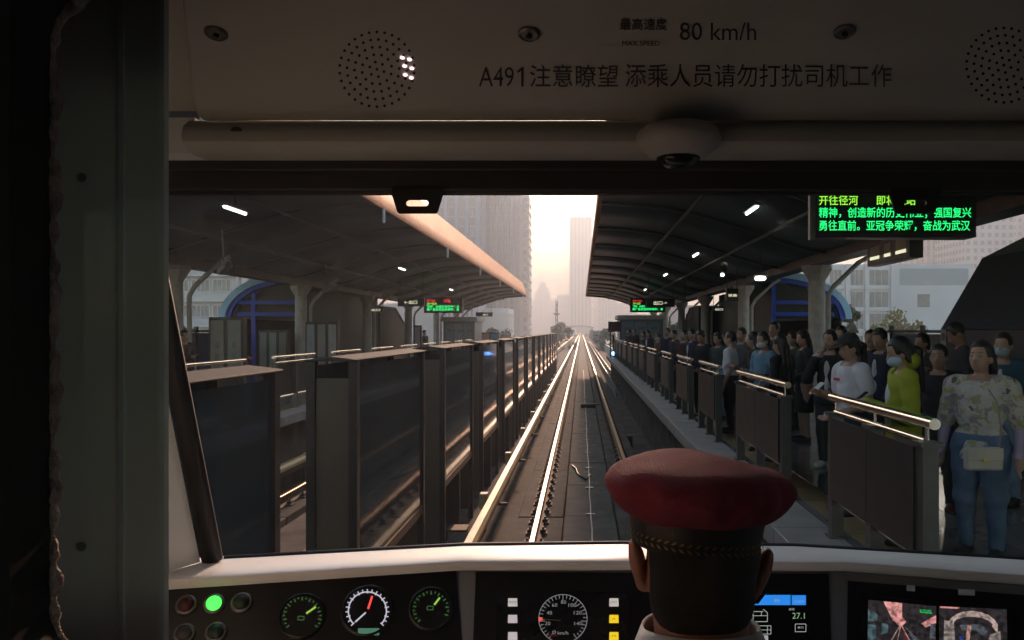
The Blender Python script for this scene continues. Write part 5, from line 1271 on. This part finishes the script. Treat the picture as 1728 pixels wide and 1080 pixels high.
person('man in a plum jacket in front of the kiosk panels', 1070, 34.0, 1.66, -30, ('down','down'), (0,0), C('plum_cloth', (.06,.03,.04)), BLKT, 'short', vox=.016)
person('passenger in black farthest along the crowded platform', 1061, 35.0, 1.62, -60, ('down','down'), (0,0), BLKT, BLKT, 'short', vox=.016)
person('woman in dark green standing behind the dress and the black jacket', 1338, 12.8, 1.58, -60, ('low','down'), (10,0), C('bottle_green', (.02,.035,.03)), BLKT, 'long', vox=.0135)
person('man in a grey jacket behind the brown coat', 1252, 14.2, 1.64, -40, ('down','down'), (8,0), C('grey_cloth', (.1,.1,.11)), BLKT, 'short', vox=.0135)
person('man in a dark blue shirt between the smiling woman and the black cap', 1421, 11.6, 1.66, -30, ('low','down'), (14,0), NVY, BLKT, 'short', vox=.013)
person('woman with short hair in charcoal behind the lime green jacket', 1556, 9.8, 1.56, -40, ('down','down'), (10,0), DGR, BLKT, 'bob', vox=.0125)
person('person in dark clothes beside the advert panels on the opposite platform', 404, 19.5, 1.68, 60, ('low','down'), (8,0), BLKT, BLKT, 'short', vox=.014, group='passengers on the opposite platform')
person('person in a rust top by the nearest column of the opposite platform', 310, 15.8, 1.6, 40, ('phone','down'), (8,0), C('rust_cloth', (.07,.035,.03)), BLKT, 'short', vox=.014, group='passengers on the opposite platform')
person('far passenger in black beyond the columns of the opposite platform', 716, 36, 1.6, 40, ('down','down'), (8,0), BLKT, BLKT, 'short', vox=.017, group='passengers on the opposite platform')

# ------------------------------------------------------------------ the driver, seen from behind
dx, dd = .172, 1.15
t = thing('person', 'train driver with short black hair in a maroon peaked cap, seen from behind', 'person', (dx, dd, Z(-1.12)))
z0 = Z(-1.12)
hz = lambda h: Z(h)-z0
roll = R(4)
Rd = np.array(Matrix.Rotation(roll, 3, 'Y') @ Matrix.Rotation(R(-4), 3, 'X'))
pv = np.array((0,0,hz(-.36)))
def hq(c): return pv + Rd @ (np.array(c)-pv)
hc = hz(-.315)
hd = [ell(hq((0,0,hc)), (.079,.098,.108), Rd), ell(hq((0,.02,hc-.07)), (.066,.07,.07), Rd), ell(hq((0,.05,hc-.115)), (.04,.045,.035), Rd), ell(hq((0,.1,hc-.03)), (.014,.03,.022), Rd)]
nk = [cone((.002,-.012,hz(-.56)), hq((0,-.018,hc-.04)), .071, .066)]
tors = [ell((0,.0,hz(-.72)), (.17,.1,.16)), cone((-.165,0,hz(-.575)), (.165,0,hz(-.575)), .058, .058), ell((0,.02,hz(-.95)), (.155,.11,.2)), cone((-.03,0,hz(-.53)), (.03,0,hz(-.53)), .075, .075)]
arms_ = []
for s in (-1, 1): arms_ += [cone((s*.195,0,hz(-.6)), (s*.24,.08,hz(-.86)), .052, .04), cone((s*.24,.08,hz(-.86)), (s*.17,.32,hz(-.83)), .038, .028)]
hnds = []
for s in (-1, 1):
    w_ = np.array((s*.17,.32,hz(-.83))); hnds += [cone(w_, w_+np.array((-s*.01,.06,0)), .028, .034)]
    for j in range(4): b0 = w_+np.array((s*(.027-.018*j),.085,0)); hnds += [cone(b0, b0+np.array((0,.03,-.006)), .0095, .009), cone(b0+np.array((0,.03,-.006)), b0+np.array((0,.05,-.03)), .009, .0075)]
    hnds += [cone(w_+np.array((-s*.02,.04,0)), w_+np.array((-s*.052,.08,-.01)), .011, .009)]
legs_ = []
for s in (-1, 1): legs_ += [cone((s*.09,.02,hz(-1.03)), (s*.12,.4,hz(-1.02)), .08, .062), cone((s*.12,.4,hz(-1.02)), (s*.12,.36,.04+1.15-z0), .055, .04), cone((s*.12,.34,.05+1.15-z0), (s*.12,.5,.03+1.15-z0), .035,.03)]
ears = []
for s in (-1, 1): ears += [ell(hq((s*.091,.0,hc-.03)), (.012,.022,.036), Rd @ np.array(Matrix.Rotation(R(s*16), 3, 'Y'))), ell(hq((s*.08,.004,hc-.06)), (.010,.014,.014), Rd)]
dbody = hd+nk+tors+arms_+legs_
lo, hi = bounds(dbody+hnds+ears)
# one skin: coarse grid for the body below, the head and neck in the same field
DSK = mat('driver_skin', (.3,.14,.1), .5, var=.08, scale=30)
def fd(X): return np.minimum(np.minimum(sdf(dbody, X, .02), sdf(ears, X, .01)), sdf(hnds, X, .004))
skin('body', fd, lo, hi, .0062, DSK, t)
# cropped hair: cap of hair down the nape
hh = [ell(hq((0,-.004,hc)), (.0835,.101,.112), Rd), ell(hq((0,-.03,hc-.07)), (.074,.06,.06), Rd)]
lo, hi = bounds(hh)
def fhair(X):
    l = (X-pv.astype(np.float32)) @ Rd.astype(np.float32) + pv.astype(np.float32)
    cut = np.minimum(l[...,1]-.0, -(l[...,2]-(hc+.04)))              # front of the ears and below the brow stays skin
    nape = (hc-.128+.25*np.abs(l[...,0])*0)-l[...,2]
    side = np.maximum(np.abs(l[...,0])-.072, 0)
    earcut = np.minimum(np.minimum(l[...,1]+.03, .04-np.abs(l[...,2]-(hc-.045))), np.abs(l[...,0])-.06)
    return np.maximum(np.maximum(np.maximum(sdf(hh, X, .02), cut), nape), earcut)+.0008*np.sin(X[...,0]*900)*np.sin(X[...,2]*400)
skin('hair', fhair, lo, hi, .0042, mat('cropped_hair', (.007,.006,.006), .6, var=.4, scale=220, bump=.6, bscale=500), t)
# shirt with a standing collar
sp_ = tors+arms_; lo, hi = bounds(sp_); SH = mat('shirt_white', (.52,.54,.56), .75, var=.05, bump=.15, bscale=50)
skin('shirt', lambda X: np.maximum(sdf(sp_, X, .03, .012)+.003*np.sin(X[...,2]*40+X[...,0]*25), np.maximum(hz(-1.06)-X[...,2], np.where(np.abs(X[...,0]) < .09, X[...,2]-hz(-.505), -1))), lo-.015, hi+.015, .009, SH, t)
co = MB(); n_ = 40; rows = []
for (r_, h_) in ((.088,-.52),(.083,-.455),(.0805,-.432),(.085,-.427),(.096,-.455),(.106,-.5)):
    rows.append([(r_*math.cos(a)*1.0, -.012+r_*.95*math.sin(a), hz(h_)+.012*max(0, -math.sin(a))) for a in [2*math.pi*k/n_ for k in range(n_)]])
co.add([v for g in rows for v in g], [(i*n_+k, i*n_+(k+1) % n_, (i+1)*n_+(k+1) % n_, (i+1)*n_+k) for i in range(len(rows)-1) for k in range(n_)])
co.build('collar', SH, t, smooth='all')
kp = legs_+[tors[2]]; lo, hi = bounds(kp)
skin('trousers', lambda X: np.maximum(sdf(kp, X, .03, .01), X[...,2]-hz(-1.04)), lo-.01, hi+.01, .012, NVY, t)
# peaked cap: a thing worn by the driver
cap = thing('peaked_cap', 'maroon uniform cap with a dark band and gold leaf braid on the driver', 'cap', (dx-.006, dd, Z(-.291)))
Rc = Matrix.Rotation(R(5), 4, 'Y') @ Matrix.Rotation(R(-3), 4, 'X')
cap.rotation_euler = Rc.to_euler()
MAR = mat('maroon_felt', (.19,.018,.04), .85, var=.15, scale=18, bump=.4, bscale=420)
def lump(a, r, h):
    return 1+.012*math.sin(3*a+.5)+.01*math.sin(5*a+2)
prof = [(.097,.024),(.108,.027),(.124,.038),(.136,.053),(.1405,.063),(.1385,.073),(.13,.085),(.114,.096),(.09,.105),(.06,.111),(.03,.114),(.002,.1145)]
mb = MB(); n_ = 64; rows = []
for (r_, h_) in prof:
    g = []
    for k in range(n_):
        a = 2*math.pi*k/n_
        rr = r_*lump(a, r_, h_); zz = h_
        zz += -.010*math.exp(-((r_-.07)/.045)**2)*(.5+.5*math.sin(2*a+.6))            # soft dips in the crown
        if r_ > .1: zz += .004*math.sin(7*a+h_*60)*.5 + (.006*math.sin(a*1+2.6))
        back = max(0, -math.sin(a)); zz -= .012*back*(r_/.14)**2 
        fold = .013*math.exp(-((a-4.75-h_*3)/.1)**2)+.009*math.exp(-((a-5.15-h_*2)/.08)**2)+.006*math.exp(-((a-4.2+h_*3)/.14)**2)+.005*math.exp(-((a-5.6)/.1)**2)
        rr -= fold*(min(1, max(0, (r_-.112)/.02)))*(1.4 if h_ < .08 else .6)
        g.append((rr*math.cos(a), rr*math.sin(a)*1.02, zz))
    rows.append(g)
mb.add([v for g in rows for v in g], [(i*n_+k, i*n_+(k+1) % n_, (i+1)*n_+(k+1) % n_, (i+1)*n_+k) for i in range(len(rows)-1) for k in range(n_)])
cr_o = mb.build('crown', MAR, cap, smooth='all')
sm = cr_o.modifiers.new('subdivide', 'SUBSURF'); sm.levels = 1; sm.render_levels = 1
rows = [[((r_*math.cos(2*math.pi*k/48)), r_*1.08*math.sin(2*math.pi*k/48), h_) for k in range(48)] for (r_, h_) in ((.0885,-.022),(.0915,-.022),(.0955,.0),(.098,.02),(.098,.032))]
mb = MB(); mb.add([v for g in rows for v in g], [(i*48+k, i*48+(k+1) % 48, (i+1)*48+(k+1) % 48, (i+1)*48+k) for i in range(4) for k in range(48)])
bd = mb.build('band', mat('band_black', (.012,.011,.013), .6), cap, smooth='all')
GOLD = mat('gold_thread', (.13,.1,.03), .45, .6)
lf = MB()
for k in range(56):
    a = 2*math.pi*k/56; r_ = .0945+.001; 
    for sg in (1, -1):
        c = Vector((r_*math.cos(a), r_*1.08*math.sin(a), -.008+sg*.0042)); tx = Vector((-math.sin(a), math.cos(a), 0)); d_ = (tx*.85+Vector((0,0,sg*.55))).normalized(); nn_ = Vector((math.cos(a), math.sin(a), 0)); q = d_.cross(nn_)
        lf.add([c-d_*.0052+nn_*.0015, c+q*.0019+nn_*.0022, c+d_*.0052+nn_*.0018, c-q*.0019+nn_*.0022], [(0,1,2,3)])
stuff(lf.build('leaf_braid', GOLD, bd))
pk = MB(); pr_ = []
for k in range(17):
    a = R(20+140*k/16); e_ = math.sin((a-R(20))/R(140)*math.pi)
    pr_.append([(.094*math.cos(a), .1*math.sin(a), -.018), (.094*math.cos(a)*(1+.2*e_), .1*math.sin(a)+.055*e_, -.018-.022*e_)])
pk.add([v for g in pr_ for v in g]+[(v[0], v[1], v[2]-.003) for g in pr_ for v in g], [(2*k, 2*k+1, 2*k+3, 2*k+2) for k in range(16)]+[(34+2*k, 34+2*k+2, 34+2*k+3, 34+2*k+1) for k in range(16)]+[(2*k+1, 35+2*k, 37+2*k, 2*k+3) for k in range(16)])
pk.build('peak', BLKM, cap, smooth='all')
# seat that carries the driver
st = thing('padded_chair', 'dark padded chair under the driver', 'chair', (dx, dd-.05, 1.15))
MB().box(-.24,.24,-.22,.3,.27,.36).build('cushion', DGR, st, bevel=.03); MB().box(-.22,.22,-.3,-.2,.34,.74).build('backrest', DGR, st, bevel=.03); MB().lathe([(.2,0),(.2,.03),(.05,.05),(.05,.27)], (0,0,0), n=20).build('pedestal', BLKM, st, smooth=True)
# ------------------------------------------------------------------ haze
hz_ = bpy.data.materials.new('haze_air'); hz_.use_nodes = True; n = hz_.node_tree.nodes; l = hz_.node_tree.links
n.remove(n['Principled BSDF']); pv_ = n.new('ShaderNodeVolumePrincipled')
pv_.inputs['Color'].default_value = (.45,.5,.58,1); pv_.inputs['Density'].default_value = .0018; pv_.inputs['Anisotropy'].default_value = .42
l.new(pv_.outputs[0], n['Material Output'].inputs['Volume'])
hb = MB().box(-2500, 2500, -500, 2700, -11, 170).build('haze', hz_); stuff(hb)
hb['label'] = 'pale evening haze over the city'
bpy.data.objects.remove(_font_o); bpy.data.scenes.remove(_fs)
